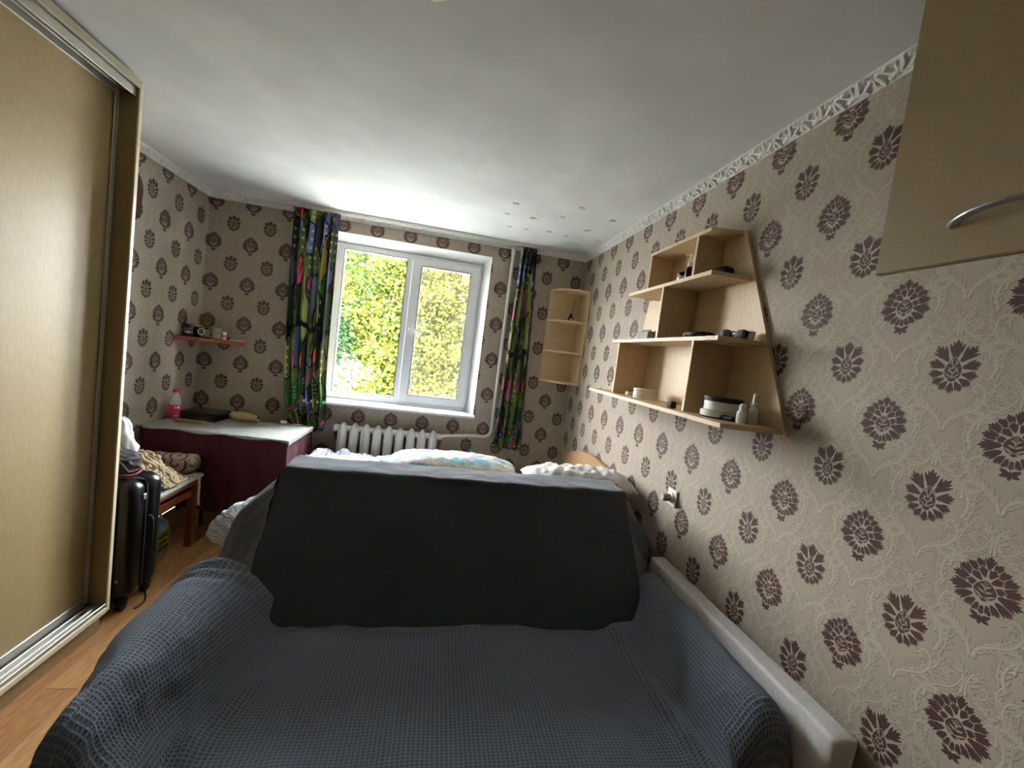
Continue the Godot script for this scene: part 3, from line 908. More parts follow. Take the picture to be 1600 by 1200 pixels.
# ------------------------------------------------------------------ window
func build_window():
	var w := Node3D.new()
	w.name = "window_1"
	add_child(w)
	w.set_meta("kind", "structure")
	w.set_meta("label", "white plastic two-part window with a fixed left pane")
	w.position = Vector3(-1.57, 0.955, -0.18)
	var off := -w.position
	var part := func(called: String, st: SurfaceTool, m: Material, parent: Node3D) -> MeshInstance3D:
		var o := obj(called, st, m, parent)
		if parent == w: o.position = off
		return o
	var x0 := -2.212; var x1 := -0.928; var y0 := 0.955; var y1 := 2.312
	var st := new_st()
	box(st, Vector3((x0 - 2.134) * 0.5, (y0 + y1) * 0.5, -0.185), Vector3(-2.134 - x0, y1 - y0, 0.07), 0.006)
	box(st, Vector3(-0.938, (y0 + y1) * 0.5, -0.185), Vector3(0.022, y1 - y0, 0.07), 0.004)
	box(st, Vector3((x0 + x1) * 0.5, y1 - 0.026, -0.185), Vector3(x1 - x0, 0.052, 0.069), 0.006)
	box(st, Vector3((x0 + x1) * 0.5, y0 + 0.028, -0.185), Vector3(x1 - x0, 0.056, 0.069), 0.006)
	box(st, Vector3(-1.575, (y0 + y1) * 0.5, -0.186), Vector3(0.05, y1 - y0, 0.068), 0.006)
	part.call("frame", st, M.pvc, w)
	var g := new_st()
	for b in [[-2.1335, 1.01, -2.1295, 2.262], [-1.604, 1.01, -1.600, 2.262], [-2.134, 1.008, -1.6, 1.012], [-2.134, 2.259, -1.6, 2.263]]:
		box(g, Vector3((b[0] + b[2]) * 0.5, (b[1] + b[3]) * 0.5, -0.158), Vector3(absf(b[2] - b[0]), absf(b[3] - b[1]), 0.012), 0.0005)
	part.call("gasket", g, M.gasket, w)
	part.call("pane", one_box(Vector3(-1.867, 1.636, -0.185), Vector3(0.532, 1.252, 0.005), 0.0005), M.glass, w)
	# sash
	var s := new_st()
	box(s, Vector3(-1.5105, 1.628, -0.16), Vector3(0.087, 1.302, 0.062), 0.007)
	box(s, Vector3(-0.9875, 1.628, -0.16), Vector3(0.083, 1.302, 0.062), 0.007)
	box(s, Vector3(-1.25, 2.2455, -0.16), Vector3(0.607, 0.069, 0.0615), 0.007)
	box(s, Vector3(-1.25, 1.014, -0.16), Vector3(0.607, 0.074, 0.0615), 0.007)
	var sash: MeshInstance3D = part.call("sash", s, M.pvc, w)
	var g2 := new_st()
	for b in [[-1.468, 1.05, -1.464, 2.212], [-1.033, 1.05, -1.029, 2.212], [-1.468, 1.05, -1.029, 1.054], [-1.468, 2.208, -1.029, 2.212]]:
		box(g2, Vector3((b[0] + b[2]) * 0.5, (b[1] + b[3]) * 0.5, -0.1315), Vector3(absf(b[2] - b[0]), absf(b[3] - b[1]), 0.008), 0.0005)
	part.call("gasket", g2, M.gasket, sash)
	part.call("pane", one_box(Vector3(-1.2485, 1.631, -0.16), Vector3(0.44, 1.164, 0.005), 0.0005), M.glass, sash)
	var scr := part.call("insect_screen", one_box(Vector3(-1.2485, 1.631, -0.226), Vector3(0.52, 1.25, 0.0015), 0.0003), M.screen, w) as MeshInstance3D
	scr.set_meta("label", "grey insect screen outside the right pane")
	var hd := new_st()
	box(hd, Vector3(-1.512, 1.631, -0.126), Vector3(0.03, 0.07, 0.012), 0.003)
	lathe(hd, [Vector2(0, 0), Vector2(0.011, 0), Vector2(0.011, 0.028), Vector2(0.009, 0.032), Vector2(0, 0.032)], 12, Vector3(-1.512, 1.640, -0.122), Basis(Vector3.RIGHT, PI / 2))
	box(hd, Vector3(-1.462, 1.639, -0.094), Vector3(0.118, 0.019, 0.013), 0.005)
	part.call("handle", hd, M.pvc, sash)
	var hg := new_st()
	box(hg, Vector3(-0.944, 1.06, -0.132), Vector3(0.014, 0.07, 0.02), 0.003)
	part.call("hinge", hg, M.pvc, sash)
	part.call("hinge", one_box(Vector3(-0.944, 2.19, -0.132), Vector3(0.014, 0.07, 0.02), 0.003), M.pvc, sash)
	var sill: MeshInstance3D = part.call("window_sill", one_box(Vector3(-1.575, 0.9345, -0.012), Vector3(1.44, 0.026, 0.225), 0.008), M.pvc, w)
	sill.set_meta("label", "white window sill above the radiator")

# ------------------------------------------------------------------ soft shapes
func soft_box(lo: Vector3, hi: Vector3, r: float, nu := 48, nv := 24, disp = null, uvs := Vector2.ONE) -> SurfaceTool:
	# a box with round edges on a fine grid; disp(p) -> Vector3 adds dents and folds
	var c := (lo + hi) * 0.5
	var hx := (hi.x - lo.x) * 0.5
	var hz := (hi.z - lo.z) * 0.5
	var per := 4.0 * (hx + hz)
	var rr := minf(r, minf(hx, hz) * 0.98)
	var rv := minf(r, (hi.y - lo.y) * 0.49)
	var f := func(u: float, v: float) -> Vector3:
		var t := u * per
		var p := Vector2.ZERO
		if t < 2.0 * hx: p = Vector2(-hx + t, -hz)
		elif t < 2.0 * hx + 2.0 * hz: p = Vector2(hx, -hz + t - 2.0 * hx)
		elif t < 4.0 * hx + 2.0 * hz: p = Vector2(hx - (t - 2.0 * hx - 2.0 * hz), hz)
		else: p = Vector2(-hx, hz - (t - 4.0 * hx - 2.0 * hz))
		var core := Vector2(clampf(p.x, -hx + rr, hx - rr), clampf(p.y, -hz + rr, hz - rr))
		var nrm := (p - core).normalized() if p.distance_to(core) > 1e-6 else Vector2.ZERO
		var q := core + nrm * rr
		var y := 0.0
		var inset := 0.0
		var shrink := 1.0
		if v < 0.12:
			shrink = v / 0.12; y = lo.y; inset = rv
		elif v < 0.24:
			var a := (v - 0.12) / 0.12 * PI * 0.5
			inset = rv * (1.0 - sin(a)); y = lo.y + rv * (1.0 - cos(a))
		elif v <= 0.66:
			y = lerpf(lo.y + rv, hi.y - rv, (v - 0.24) / 0.42)
		elif v <= 0.78:
			var a := (v - 0.66) / 0.12 * PI * 0.5
			inset = rv * (1.0 - cos(a)); y = hi.y - rv * (1.0 - sin(a))
		else:
			shrink = 1.0 - (v - 0.78) / 0.22; y = hi.y; inset = rv
		var k := Vector2(1.0 - inset / hx, 1.0 - inset / hz) * shrink
		var w := Vector3(c.x + q.x * k.x, y, c.z + q.y * k.y)
		if disp != null: w += disp.call(w)
		return w
	return surf(nu, nv, f, uvs, 0.0, true)

func noise(sd: int, fr := 1.0) -> FastNoiseLite:
	var n := FastNoiseLite.new()
	n.seed = sd
	n.frequency = fr
	n.fractal_octaves = 3
	return n

func spline_at(pts: Array, t: float) -> Vector3:
	var m := pts.size()
	var x := clampf(t, 0.0, 1.0) * (m - 1)
	var i := mini(int(x), m - 2)
	return pts[i].cubic_interpolate(pts[i + 1], pts[maxi(i - 1, 0)], pts[mini(i + 2, m - 1)], x - i)

# ------------------------------------------------------------------ sofa
func back_front_z(y: float) -> float:
	return 1.85 + (0.92 - y) * 0.73

func build_sofa():
	var at := Vector3(-1.02, 0, 2.3)
	var t := thing("sofa", "dark sofa in the foreground hidden under grey covers, brown wooden frame at its rear corners", "sofa", at)
	var P := func(called: String, st: SurfaceTool, m: Material): obj(called, st, m, t).position = -at
	P.call("seat", soft_box(Vector3(-1.76, 0.1, 2.12), Vector3(-0.31, 0.415, 2.82), 0.05, 48, 16), M.fleece)
	P.call("armrest", soft_box(Vector3(-1.955, 0.06, 2.02), Vector3(-1.85, 0.52, 2.74), 0.08, 40, 16), M.fleece)
	P.call("armrest", soft_box(Vector3(-0.235, 0.06, 2.02), Vector3(-0.125, 0.555, 2.78), 0.05, 40, 16), M.fleece)
	var bk := new_st()
	prism(bk, PackedVector2Array([Vector2(1.70, 0.10), Vector2(2.13, 0.10), Vector2(2.10, 0.45), Vector2(1.82, 0.87), Vector2(1.70, 0.87)]), func(x, y, d): return Vector3(d, y, x), -1.78, -0.27)
	P.call("backrest", bk, M.fleece)
	P.call("frame", minmax(Vector3(-2.02, 0.02, 1.80), Vector3(-1.88, 0.46, 1.90), 0.004), M.brown_wood)
	P.call("frame", minmax(Vector3(-0.20, 0.02, 1.84), Vector3(-0.095, 0.56, 1.97), 0.004), M.brown_wood)
	for k in 4:
		var x := -1.93 if k % 2 == 0 else -0.18
		var z := 2.12 if k < 2 else 2.7
		P.call("leg", minmax(Vector3(x - 0.02, 0, z - 0.02), Vector3(x + 0.02, 0.062, z + 0.02), 0.003), M.dark_wood)
	# fleece cover over the backrest
	var n1 := noise(3, 3.0)
	var n2 := noise(5, 9.0)
	var xl := -1.825
	var xr := -0.222
	var bulge := func(y: float) -> float:
		return clampf(0.215 * smoothstep(0.93, 0.60, y) + 0.06 * smoothstep(0.60, 0.35, y), 0.0, 0.28)
	var ring := func(u: float, y: float) -> Vector2:
		var zf := back_front_z(y)
		var zb := 1.655 - 0.05 * smoothstep(0.9, 0.5, y)
		var b: float = bulge.call(y)
		if u < 0.42: return Vector2(lerpf(xl, xr, u / 0.42), zf)
		if u < 0.58:
			var s := (u - 0.42) / 0.16
			var w := sin(PI * minf(1.0, s * 1.02))
			return Vector2(xr + minf(0.205, b * 0.95) * w, lerpf(zf - 0.012 * smoothstep(0.0, 0.05, s), zb, pow(maxf(s, 0.0), 0.62)))
		if u < 0.84: return Vector2(lerpf(xr, xl, (u - 0.58) / 0.26), zb)
		var s2 := 1.0 - (u - 0.84) / 0.16
		return Vector2(xl - b * sin(PI * minf(1.0, s2 * 1.02)), lerpf(zf - 0.012 * smoothstep(0.0, 0.05, s2), zb, pow(maxf(s2, 0.0), 0.62)))
	var f := func(u: float, v: float) -> Vector3:
		var y := 0.0
		var q := Vector2.ZERO
		var side := 1.0 if (u > 0.43 and u < 0.57) or u > 0.85 else 0.0
		if v < 0.8:
			y = lerpf(0.33, 0.902, v / 0.8)
			q = ring.call(u, y)
		else:
			var tt := (v - 0.8) / 0.2
			var a := minf(tt * 2.0, 1.0) * PI * 0.5
			y = 0.902 + 0.02 * sin(a)
			q = ring.call(u, 0.902)
			var zc := 1.76
			var cx := clampf(q.x, xl + 0.06, xr - 0.06)
			var to := Vector2(cx, zc)
			var d := q.distance_to(to)
			q = q.move_toward(to, 0.022 * (1.0 - cos(a)))
			if tt > 0.5: q = q.lerp(to, (tt - 0.5) * 2.0)
		var p := Vector3(q.x, y, q.y)
		p.z += n1.get_noise_3d(p.x * 1.4, p.y * 1.4, 0.0) * 0.010
		p.x += side * n2.get_noise_3d(p.x * 0.6, p.y * 0.35, p.z) * 0.022
		if p.z > 1.895 and p.x > -0.2: p.x = minf(p.x, -0.098)
		p.y += (0.006 * n1.get_noise_2d(p.x * 2.0, p.z * 2.0)) if v > 0.8 else 0.0
		return p
	var fl := obj("fleece_blanket", surf(220, 60, f), M.fleece)
	tag(fl, "smooth dark grey fleece blanket pulled over the sofa back", "blanket")
	# waffle throw over seat and armrests
	var prof := []
	for p in [[-2.075, 0.10], [-2.085, 0.34], [-2.075, 0.50], [-2.03, 0.585], [-1.955, 0.612], [-1.88, 0.585], [-1.825, 0.50], [-1.775, 0.455], [-1.66, 0.445], [-1.4, 0.452], [-1.02, 0.458], [-0.64, 0.452], [-0.42, 0.447], [-0.315, 0.462], [-0.265, 0.52], [-0.215, 0.60], [-0.165, 0.622], [-0.118, 0.60], [-0.10, 0.53], [-0.097, 0.42], [-0.099, 0.30]]:
		prof.append(Vector3(p[0], p[1], 0))
	# equal arc length
	var cum := [0.0]
	var N := 400
	for k in N: cum.append(cum[k] + spline_at(prof, float(k) / N).distance_to(spline_at(prof, float(k + 1) / N)))
	var total: float = cum[N]
	var at_len := func(u: float) -> Vector3:
		var want := u * total
		var lo2 := 0
		var hi2 := N
		while hi2 - lo2 > 1:
			var m := (lo2 + hi2) / 2
			if cum[m] < want: lo2 = m
			else: hi2 = m
		var fr: float = (want - cum[lo2]) / maxf(cum[hi2] - cum[lo2], 1e-6)
		return spline_at(prof, (lo2 + fr) / N)
	var n3 := noise(11, 2.2)
	var n4 := noise(12, 6.0)
	var g := func(u: float, v: float) -> Vector3:
		var p: Vector3 = at_len.call(u)
		var seat := smoothstep(-1.80, -1.72, p.x) * (1.0 - smoothstep(-0.32, -0.27, p.x))
		var arm := 1.0 - seat
		# back edge: against the fleece on the seat, further back over the armrests
		var zb := back_front_z(p.y) + 0.03
		var over := maxf(1.0 - smoothstep(-1.93, -1.80, p.x), smoothstep(-0.25, -0.16, p.x))
		zb = lerpf(zb, 1.975, over)
		var zfront := lerpf(2.90, 2.79, arm)
		var z := 0.0
		var y := p.y
		if v < 0.82:
			z = lerpf(zb, zfront - 0.05, v / 0.82)
			# armrests round off at their rear end
			var rear := (1.0 - smoothstep(0.0, 0.16, v / 0.82)) * over
			y -= 0.06 * rear * rear * smoothstep(0.3, 0.6, p.y)
		else:
			var s := (v - 0.82) / 0.18
			var a := minf(s * 2.2, 1.0) * PI * 0.5
			z = zfront - 0.05 + 0.06 * sin(a) + 0.02 * s
			y = p.y - 0.06 * (1.0 - cos(a)) - maxf(0.0, s - 0.4545) * 0.62
			y = maxf(y, 0.05)
		var q := Vector3(p.x, y, z)
		# the left armrest narrows and turns in towards the front
		q.x += 0.10 * smoothstep(2.38, 2.80, z) * (1.0 - smoothstep(-2.03, -1.93, p.x))
		var inw := smoothstep(-1.93, -1.82, p.x) * (1.0 - smoothstep(-1.74, -1.5, p.x))
		q.x += inw * lerpf(0.115, -0.02, clampf((z - 2.15) / 0.5, 0.0, 1.0))
		# folds
		var fold := n3.get_noise_3d(p.x * 1.2, p.y, z * 1.1) * 0.012 + n4.get_noise_3d(p.x * 0.7, p.y * 1.4, z * 2.0) * 0.006 * arm
		q.y += fold * (0.6 + 0.6 * seat)
		q.x += arm * n4.get_noise_3d(p.y * 2.0, z * 1.3, p.x) * 0.010 * (1.0 if p.x < -1.0 else 0.4)
		# gathered folds running across the arms near the back
		var gat := exp(-pow((z - 2.10) / 0.10, 2.0)) * over
		q.y += gat * 0.010 * sin(z * 95.0 + p.x * 14.0)
		# knot of cloth in the right rear corner of the seat, crease along both seat edges
		var kn := exp(-(pow((p.x + 0.36) / 0.09, 2.0) + pow((z - 2.27) / 0.06, 2.0)))
		q.y += kn * 0.055
		q.y += 0.030 * exp(-pow((p.x + 0.40 - 0.10 * (z - 2.3)) / 0.022, 2.0)) * smoothstep(2.22, 2.3, z) * seat
		q.y += 0.022 * exp(-pow((p.x + 1.70 - 0.30 * maxf(0.0, 2.62 - z)) / 0.03, 2.0)) * smoothstep(2.35, 2.5, z) * (1.0 - smoothstep(2.66, 2.75, z)) * seat
		q.y += 0.012 * exp(-pow((z - 2.235 - 0.02 * sin(p.x * 9.0)) / 0.012, 2.0)) * seat
		return q
	var uvf := func(u: float, v: float) -> Vector2:
		return Vector2(u * total / 0.050, (v * 1.02) / 0.050)
	var wt := surf(260, 110, g, Vector2.ONE, 0.006, false, uvf)
	wt.generate_normals()
	wt.generate_tangents()
	var wm := wt.commit()
	wm.surface_set_material(0, M.waffle)
	var wo := obj("waffle_throw", wm, null)
	tag(wo, "blue-grey waffle weave throw spread over the sofa seat and both armrests", "throw")
	# narrow board in white satin between sofa and wall
	var n5 := noise(21, 4.0)
	var dsp := func(p: Vector3) -> Vector3:
		var side := smoothstep(-0.06, -0.085, p.x)
		return Vector3(-absf(n5.get_noise_3d(p.z * 3.2 + p.y * 1.2, p.y * 0.5, 0.0)) * 0.022 * side * smoothstep(0.66, 0.5, p.y), n5.get_noise_3d(p.x, 0.0, p.z * 2.0) * 0.004, n5.get_noise_2d(p.x * 8.0, p.y * 1.0) * 0.008 * smoothstep(2.85, 2.9, p.z))
	var bt := thing("covered_board", "long narrow board wrapped in white satin, standing between sofa and papered wall", "board", Vector3(-0.05, 0, 2.41))
	obj("satin_cover", soft_box(Vector3(-0.088, 0.0, 1.92), Vector3(-0.012, 0.632, 2.91), 0.012, 150, 30, dsp), M.satin, bt).position = Vector3(0.05, 0, -2.41)

# ------------------------------------------------------------------ bed
func build_bed():
	var at := Vector3(-1.03, 0, 0.92)
	var t := thing("bed", "bed along the window wall with an arched light wood headboard", "bed", at)
	var P := func(called: String, st: SurfaceTool, m: Material) -> MeshInstance3D:
		var o := obj(called, st, m, t)
		o.position = -at
		return o
	var arch := PackedVector2Array([Vector2(1.62, 0.06), Vector2(1.62, 0.66)])
	for k in 21:
		var z := lerpf(1.62, 0.2, k / 20.0)
		arch.append(Vector2(z, 0.66 + 0.205 * pow(sin(PI * (0.02 + 0.96 * k / 20.0)), 0.75)))
	arch.append(Vector2(0.2, 0.06))
	var hb := new_st()
	prism(hb, arch, func(x, y, d): return Vector3(d, y, x), -0.015, -0.04, 0.004)
	P.call("headboard", hb, M.head_wood)
	P.call("side_rail", minmax(Vector3(-2.05, 0.16, 1.555), Vector3(-0.042, 0.30, 1.58), 0.004), M.head_wood)
	P.call("side_rail", minmax(Vector3(-2.05, 0.16, 0.22), Vector3(-0.042, 0.30, 0.245), 0.004), M.head_wood)
	P.call("footboard", minmax(Vector3(-2.075, 0.06, 0.2), Vector3(-2.05, 0.42, 1.6), 0.004), M.head_wood)
	for z in [0.23, 1.57]:
		for x in [-2.03, -0.07]:
			P.call("leg", minmax(Vector3(x - 0.025, 0, z - 0.022), Vector3(x + 0.025, 0.16, z + 0.022), 0.003), M.head_wood)
	P.call("mattress", soft_box(Vector3(-2.045, 0.22, 0.25), Vector3(-0.05, 0.50, 1.55), 0.05, 60, 16), M.white_cloth)
	# duvet
	var n1 := noise(31, 2.4)
	var n2 := noise(32, 7.0)
	var f := func(u: float, v: float) -> Vector3:
		var z := lerpf(0.24, 1.56, v)
		var x := 0.0
		var y := 0.0
		if u < 0.72:
			x = lerpf(-0.62, -2.10, u / 0.72)
			y = 0.555 + 0.02 * smoothstep(0.3, 0.72, u) - 0.045 * smoothstep(0.35, 0.7, v)
			var bumps := n1.get_noise_2d(x * 1.6, z * 1.6) * 0.05 + absf(n2.get_noise_2d(x * 1.0 + z * 0.7, z * 0.6)) * 0.05
			y += maxf(bumps, -0.028)
			y -= 0.03 * (1.0 - smoothstep(0.0, 0.03, v)) + 0.03 * smoothstep(0.97, 1.0, v)
		else:
			var s := (u - 0.72) / 0.28
			var out := exp(-pow((z - 1.17) / 0.13, 2.0))
			x = -2.10 - (0.045 + 0.27 * out) * sin(s * PI * 0.5)
			y = 0.572 - 0.045 * smoothstep(0.35, 0.7, v) - (0.30 - 0.05 * out) * pow(s, 1.0 + 0.3 * out) + 0.02 * n2.get_noise_2d(s, z * 1.5)
			x += 0.02 * n2.get_noise_2d(z * 2.0, s)
		return Vector3(x, y, z)
	var d := obj("duvet", surf(130, 90, f, Vector2(3, 3), 0.02, true), M.duvet)
	tag(d, "crumpled white duvet with slate-blue stripes, hanging over the foot of the bed", "duvet")
	var pw := thing("pillow", "multicoloured pillow in turquoise, cream and lilac on the bed under the window", "pillow", Vector3(-1.04, 0.605, 1.0), -0.04)
	obj("pillow_case", pillow_shape(0.90, 0.46, 0.22, 0.010, 3), M.pillow, pw)
	var p3 := thing("pillow", "grey-white pillow lying beneath the large white pillow by the right wall", "pillow", Vector3(-0.335, 0.535, 1.40), 0.0)
	obj("pillow_case", pillow_shape(0.56, 0.42, 0.20, 0.012, 5), M.white_cloth, p3)
	var hem := one_tube(curve_pts([Vector3(0.27, 0.10, -0.13), Vector3(0.285, 0.10, 0.0), Vector3(0.27, 0.10, 0.15)], 10), 0.012, 6)
	obj("dark_hem", hem, M.black, p3)
	var p2 := thing("pillow", "large plain white pillow propped behind the sofa back by the right wall", "pillow", Vector3(-0.335, 0.748, 1.435), -0.16)
	p2.rotation.z = 0.05
	obj("pillow_case", pillow_shape(0.66, 0.32, 0.17, 0.022, 7), M.white_cloth, p2)

# ------------------------------------------------------------------ wardrobe
func build_wardrobe():
	var at := Vector3(-2.87, 0, 2.6)
	var t := thing("wardrobe", "tall beige sliding-door wardrobe with aluminium tracks along the left wall", "wardrobe", at)
	var P := func(called: String, st: SurfaceTool, m: Material, parent: Node3D = t) -> MeshInstance3D:
		var o := obj(called, st, m, parent)
		if parent == t: o.position = -at
		return o
	var z0 := 1.612
	var z1 := 3.70
	var bk := -ROOM_W + 0.004
	P.call("side_panel", minmax(Vector3(bk, 0.10, z0), Vector3(-2.606, 2.474, z0 + 0.018), 0.001), M.cab)
	P.call("edge_band", minmax(Vector3(-2.606, 0.10, z0 - 0.001), Vector3(-2.599, 2.474, z0 + 0.019), 0.0015), M.beige_edge)
	P.call("side_panel", minmax(Vector3(bk, 0.0, z1 - 0.018), Vector3(-2.60, 2.474, z1), 0.001), M.cab)
	P.call("back_panel", minmax(Vector3(bk, 0.10, z0 + 0.018), Vector3(bk + 0.006, 2.45, z1 - 0.018), 0.001), M.beige)
	P.call("top_panel", minmax(Vector3(bk, 2.452, z0 + 0.018), Vector3(-2.606, 2.474, z1 - 0.018), 0.001), M.cab)
	P.call("top_fascia", minmax(Vector3(-2.606, 2.448, z0 + 0.019), Vector3(-2.592, 2.480, z1), 0.002), M.fascia)
	P.call("plinth", minmax(Vector3(bk, 0.0, z0 + 0.006), Vector3(-2.632, 0.098, z1 - 0.018), 0.002), M.beige)
	P.call("bottom_panel", minmax(Vector3(bk, 0.098, z0 + 0.018), Vector3(-2.596, 0.122, z1 - 0.018), 0.002), M.beige_edge)
	# top track: a channel with two grooves
	var tt := new_st()
	for b in [[-2.614, 0.004, 0.040], [-2.652, 0.003, 0.030], [-2.700, 0.004, 0.040]]:
		box(tt, Vector3(b[0], 2.452 - b[2] * 0.5, (z0 + z1) * 0.5), Vector3(b[1], b[2], z1 - z0 - 0.04), 0.0008)
	box(tt, Vector3(-2.657, 2.449, (z0 + z1) * 0.5), Vector3(0.09, 0.004, z1 - z0 - 0.04), 0.0008)
	P.call("top_track", tt, M.alu)
	var bt := new_st()
	box(bt, Vector3(-2.652, 0.1245, (z0 + z1) * 0.5), Vector3(0.098, 0.005, z1 - z0 - 0.04), 0.0008)
	for b in [[-2.604, 0.006, 0.016], [-2.632, 0.004, 0.010], [-2.662, 0.004, 0.010], [-2.698, 0.004, 0.012]]:
		box(bt, Vector3(b[0], 0.126 + b[2] * 0.5, (z0 + z1) * 0.5), Vector3(b[1], b[2], z1 - z0 - 0.04), 0.0015)
	P.call("bottom_track", bt, M.alu)
	# sliding doors: the visible one in the rear groove
	for k in 2:
		var dz0 := 1.634 if k == 0 else 2.66
		var dz1 := 2.70 if k == 0 else 3.68
		var x := -2.680 if k == 0 else -2.643
		var d: MeshInstance3D = P.call("door", minmax(Vector3(x - 0.012, 0.165, dz0 + 0.012), Vector3(x - 0.002, 2.412, dz1 - 0.012), 0.001), M.beige)
		for e in [dz0, dz1 - 0.02]:
			var s := new_st()
			box(s, Vector3(x - 0.004, 1.288, e + 0.003), Vector3(0.024, 2.29, 0.005), 0.0015)
			box(s, Vector3(x + 0.004, 1.288, e + 0.011), Vector3(0.006, 2.29, 0.020), 0.0025)
			P.call("handle_profile", s, M.alu, d)
		for ry in [[2.420, 0.030], [0.155, 0.040]]: P.call("rail", one_box(Vector3(x - 0.004, ry[0], (dz0 + dz1) * 0.5), Vector3(0.022, ry[1], dz1 - dz0 - 0.04), 0.0015), M.alu, d)

# ------------------------------------------------------------------ shelf unit on the right wall
func shelf_x(poly: Array, y0: float, y1: float) -> SurfaceTool:
	# poly of Vector2(x, z)
	var st := new_st()
	prism(st, PackedVector2Array(poly), func(a, b, d): return Vector3(a, d, b), y0, y1, 0.0012)
	return st

func build_shelf_unit():
	var at := Vector3(-0.016, 1.36, 1.85)
	var t := thing("wall_shelf", "large stepped birch shelf unit with slanting right side on the right wall", "shelf", at)
	var P := func(called: String, st: SurfaceTool, m: Material): obj(called, st, m, t).position = -at
	var edge := func(y: float) -> float: return lerpf(2.495, 2.135, (y - 1.385) / (2.16 - 1.385))
	var bp := new_st()
	var poly := PackedVector2Array([Vector2(1.40, 1.36), Vector2(edge.call(1.36) + 0.01, 1.36), Vector2(edge.call(2.168) + 0.01, 2.168), Vector2(1.585, 2.168), Vector2(1.585, 1.95), Vector2(1.375, 1.95), Vector2(1.325, 1.70), Vector2(1.44, 1.70)])
	prism(bp, poly, func(a, b, d): return Vector3(d, b, a), -0.002, -0.016)
	P.call("back_panel", bp, M.birch_v)
	# boards: depth, bottom, top, left end, right end at the front
	for b in [[0.152, 2.152, 2.168, 1.585, 2.105], [0.202, 1.940, 1.957, 1.485, 2.228], [0.205, 1.677, 1.694, 1.352, 2.335], [0.250, 1.366, 1.383, 1.190, 2.485]]:
		P.call("shelf_board", shelf_x([Vector2(-0.0165, b[3]), Vector2(-b[0], b[3]), Vector2(-b[0], b[4]), Vector2(-0.0165, edge.call(b[2]) + 0.004)], b[1], b[2]), M.birch)
	# dividers: z, depth, bottom, top
	for d in [[1.593, 0.150, 1.957, 2.152], [2.012, 0.150, 1.957, 2.152], [1.862, 0.200, 1.694, 1.940], [1.456, 0.205, 1.383, 1.677], [2.180, 0.205, 1.383, 1.677]]:
		P.call("divider", minmax(Vector3(-d[1], d[2] + 0.0003, d[0] - 0.008), Vector3(-0.0165, d[3] - 0.0003, d[0] + 0.008), 0.001), M.birch_v)
	# what stands on it, top board first
	var jar := func(called: String, label: String, cat: String, at2: Vector3, r: float, h: float, m: Material, lid: Material, lh: float):
		var j := thing(called, label, cat, at2)
		obj("body", one_lathe([Vector2(0, 0), Vector2(r * 0.94, 0), Vector2(r, 0.003), Vector2(r, h - 0.004), Vector2(r * 0.9, h), Vector2(0, h)], 24), m, j)
		if lid: obj("lid", one_lathe([Vector2(0, h), Vector2(r * 1.0, h), Vector2(r * 1.03, h + 0.002), Vector2(r * 1.03, h + lh - 0.003), Vector2(r * 0.97, h + lh), Vector2(0, h + lh)], 24), lid, j)
		return j
	var cream: Material = M.white_plastic
	M.frost = mat(Color(0.93, 0.94, 0.92), 0.25)
	M.frost.refraction_enabled = true
	M.frost.refraction_scale = 0.03
	M.brown_glass = mat(Color(0.13, 0.06, 0.05), 0.25)
	M.greenish = mat(Color(0.46, 0.47, 0.40), 0.6)
	M.tan = mat(Color(0.55, 0.42, 0.28), 0.6)
	M.dark_brown = mat(Color(0.12, 0.07, 0.06), 0.55)
	jar.call("cosmetic_jar", "small white jar with a black lid on the top tier of the wall shelf", "jar", Vector3(-0.105, 1.957, 1.872), 0.034, 0.045, cream, M.black, 0.018)
	var pb := thing("pump_bottle", "dark brown bottle with a white pump beside the jar on the top tier", "bottle", Vector3(-0.118, 1.957, 1.932))
	obj("body", one_lathe([Vector2(0, 0), Vector2(0.018, 0), Vector2(0.02, 0.003), Vector2(0.02, 0.068), Vector2(0.011, 0.08), Vector2(0, 0.08)], 18), M.brown_glass, pb)
	var pu := new_st(true)
	lathe(pu, [Vector2(0, 0.08), Vector2(0.013, 0.08), Vector2(0.013, 0.098), Vector2(0.006, 0.102), Vector2(0.006, 0.128), Vector2(0.010, 0.13), Vector2(0.010, 0.142), Vector2(0, 0.142)], 14)
	tube(pu, [Vector3(0, 0.136, 0), Vector3(-0.022, 0.136, 0.0), Vector3(-0.028, 0.130, 0.0)], 0.004, 6)
	obj("pump", pu, cream, pb)
	var hb := thing("hairbrush", "flat oval black hairbrush at the right end of the second board", "brush", Vector3(-0.085, 1.957, 2.12))
	obj("head", blob(0.034, 0.024, 0.062, 16, 0.8, 0, 6, 1, Vector3(0, 0.0245, 0)), M.black, hb)
	obj("handle", one_tube([Vector3(0, 0.012, -0.05), Vector3(0.004, 0.010, -0.09), Vector3(0.006, 0.009, -0.13)], 0.008, 8), M.black, hb)
	var bx := thing("box", "grey-green open box of papers at the left end of the third board", "box", Vector3(-0.11, 1.694, 1.625))
	var bs := new_st()
	box(bs, Vector3(0, 0.0025, 0), Vector3(0.09, 0.005, 0.12), 0.001)
	for s in [-1, 1]:
		box(bs, Vector3(0.0435 * s, 0.024, 0), Vector3(0.003, 0.044, 0.12), 0.001)
		box(bs, Vector3(0, 0.024, 0.0585 * s), Vector3(0.084, 0.044, 0.003), 0.001)
	obj("body", bs, M.greenish, bx)
	for k in 3:
		obj("paper", one_box(Vector3(0.02 - 0.02 * k, 0.032, 0), Vector3(0.002, 0.055, 0.105), 0.0005, Basis(Vector3.BACK, 0.15 * k - 0.1)), M.bag_white if k < 2 else M.dark_brown, bx)
	var po := thing("pouch", "dark brown crumpled pouch in the middle of the third board", "pouch", Vector3(-0.13, 1.694, 2.10))
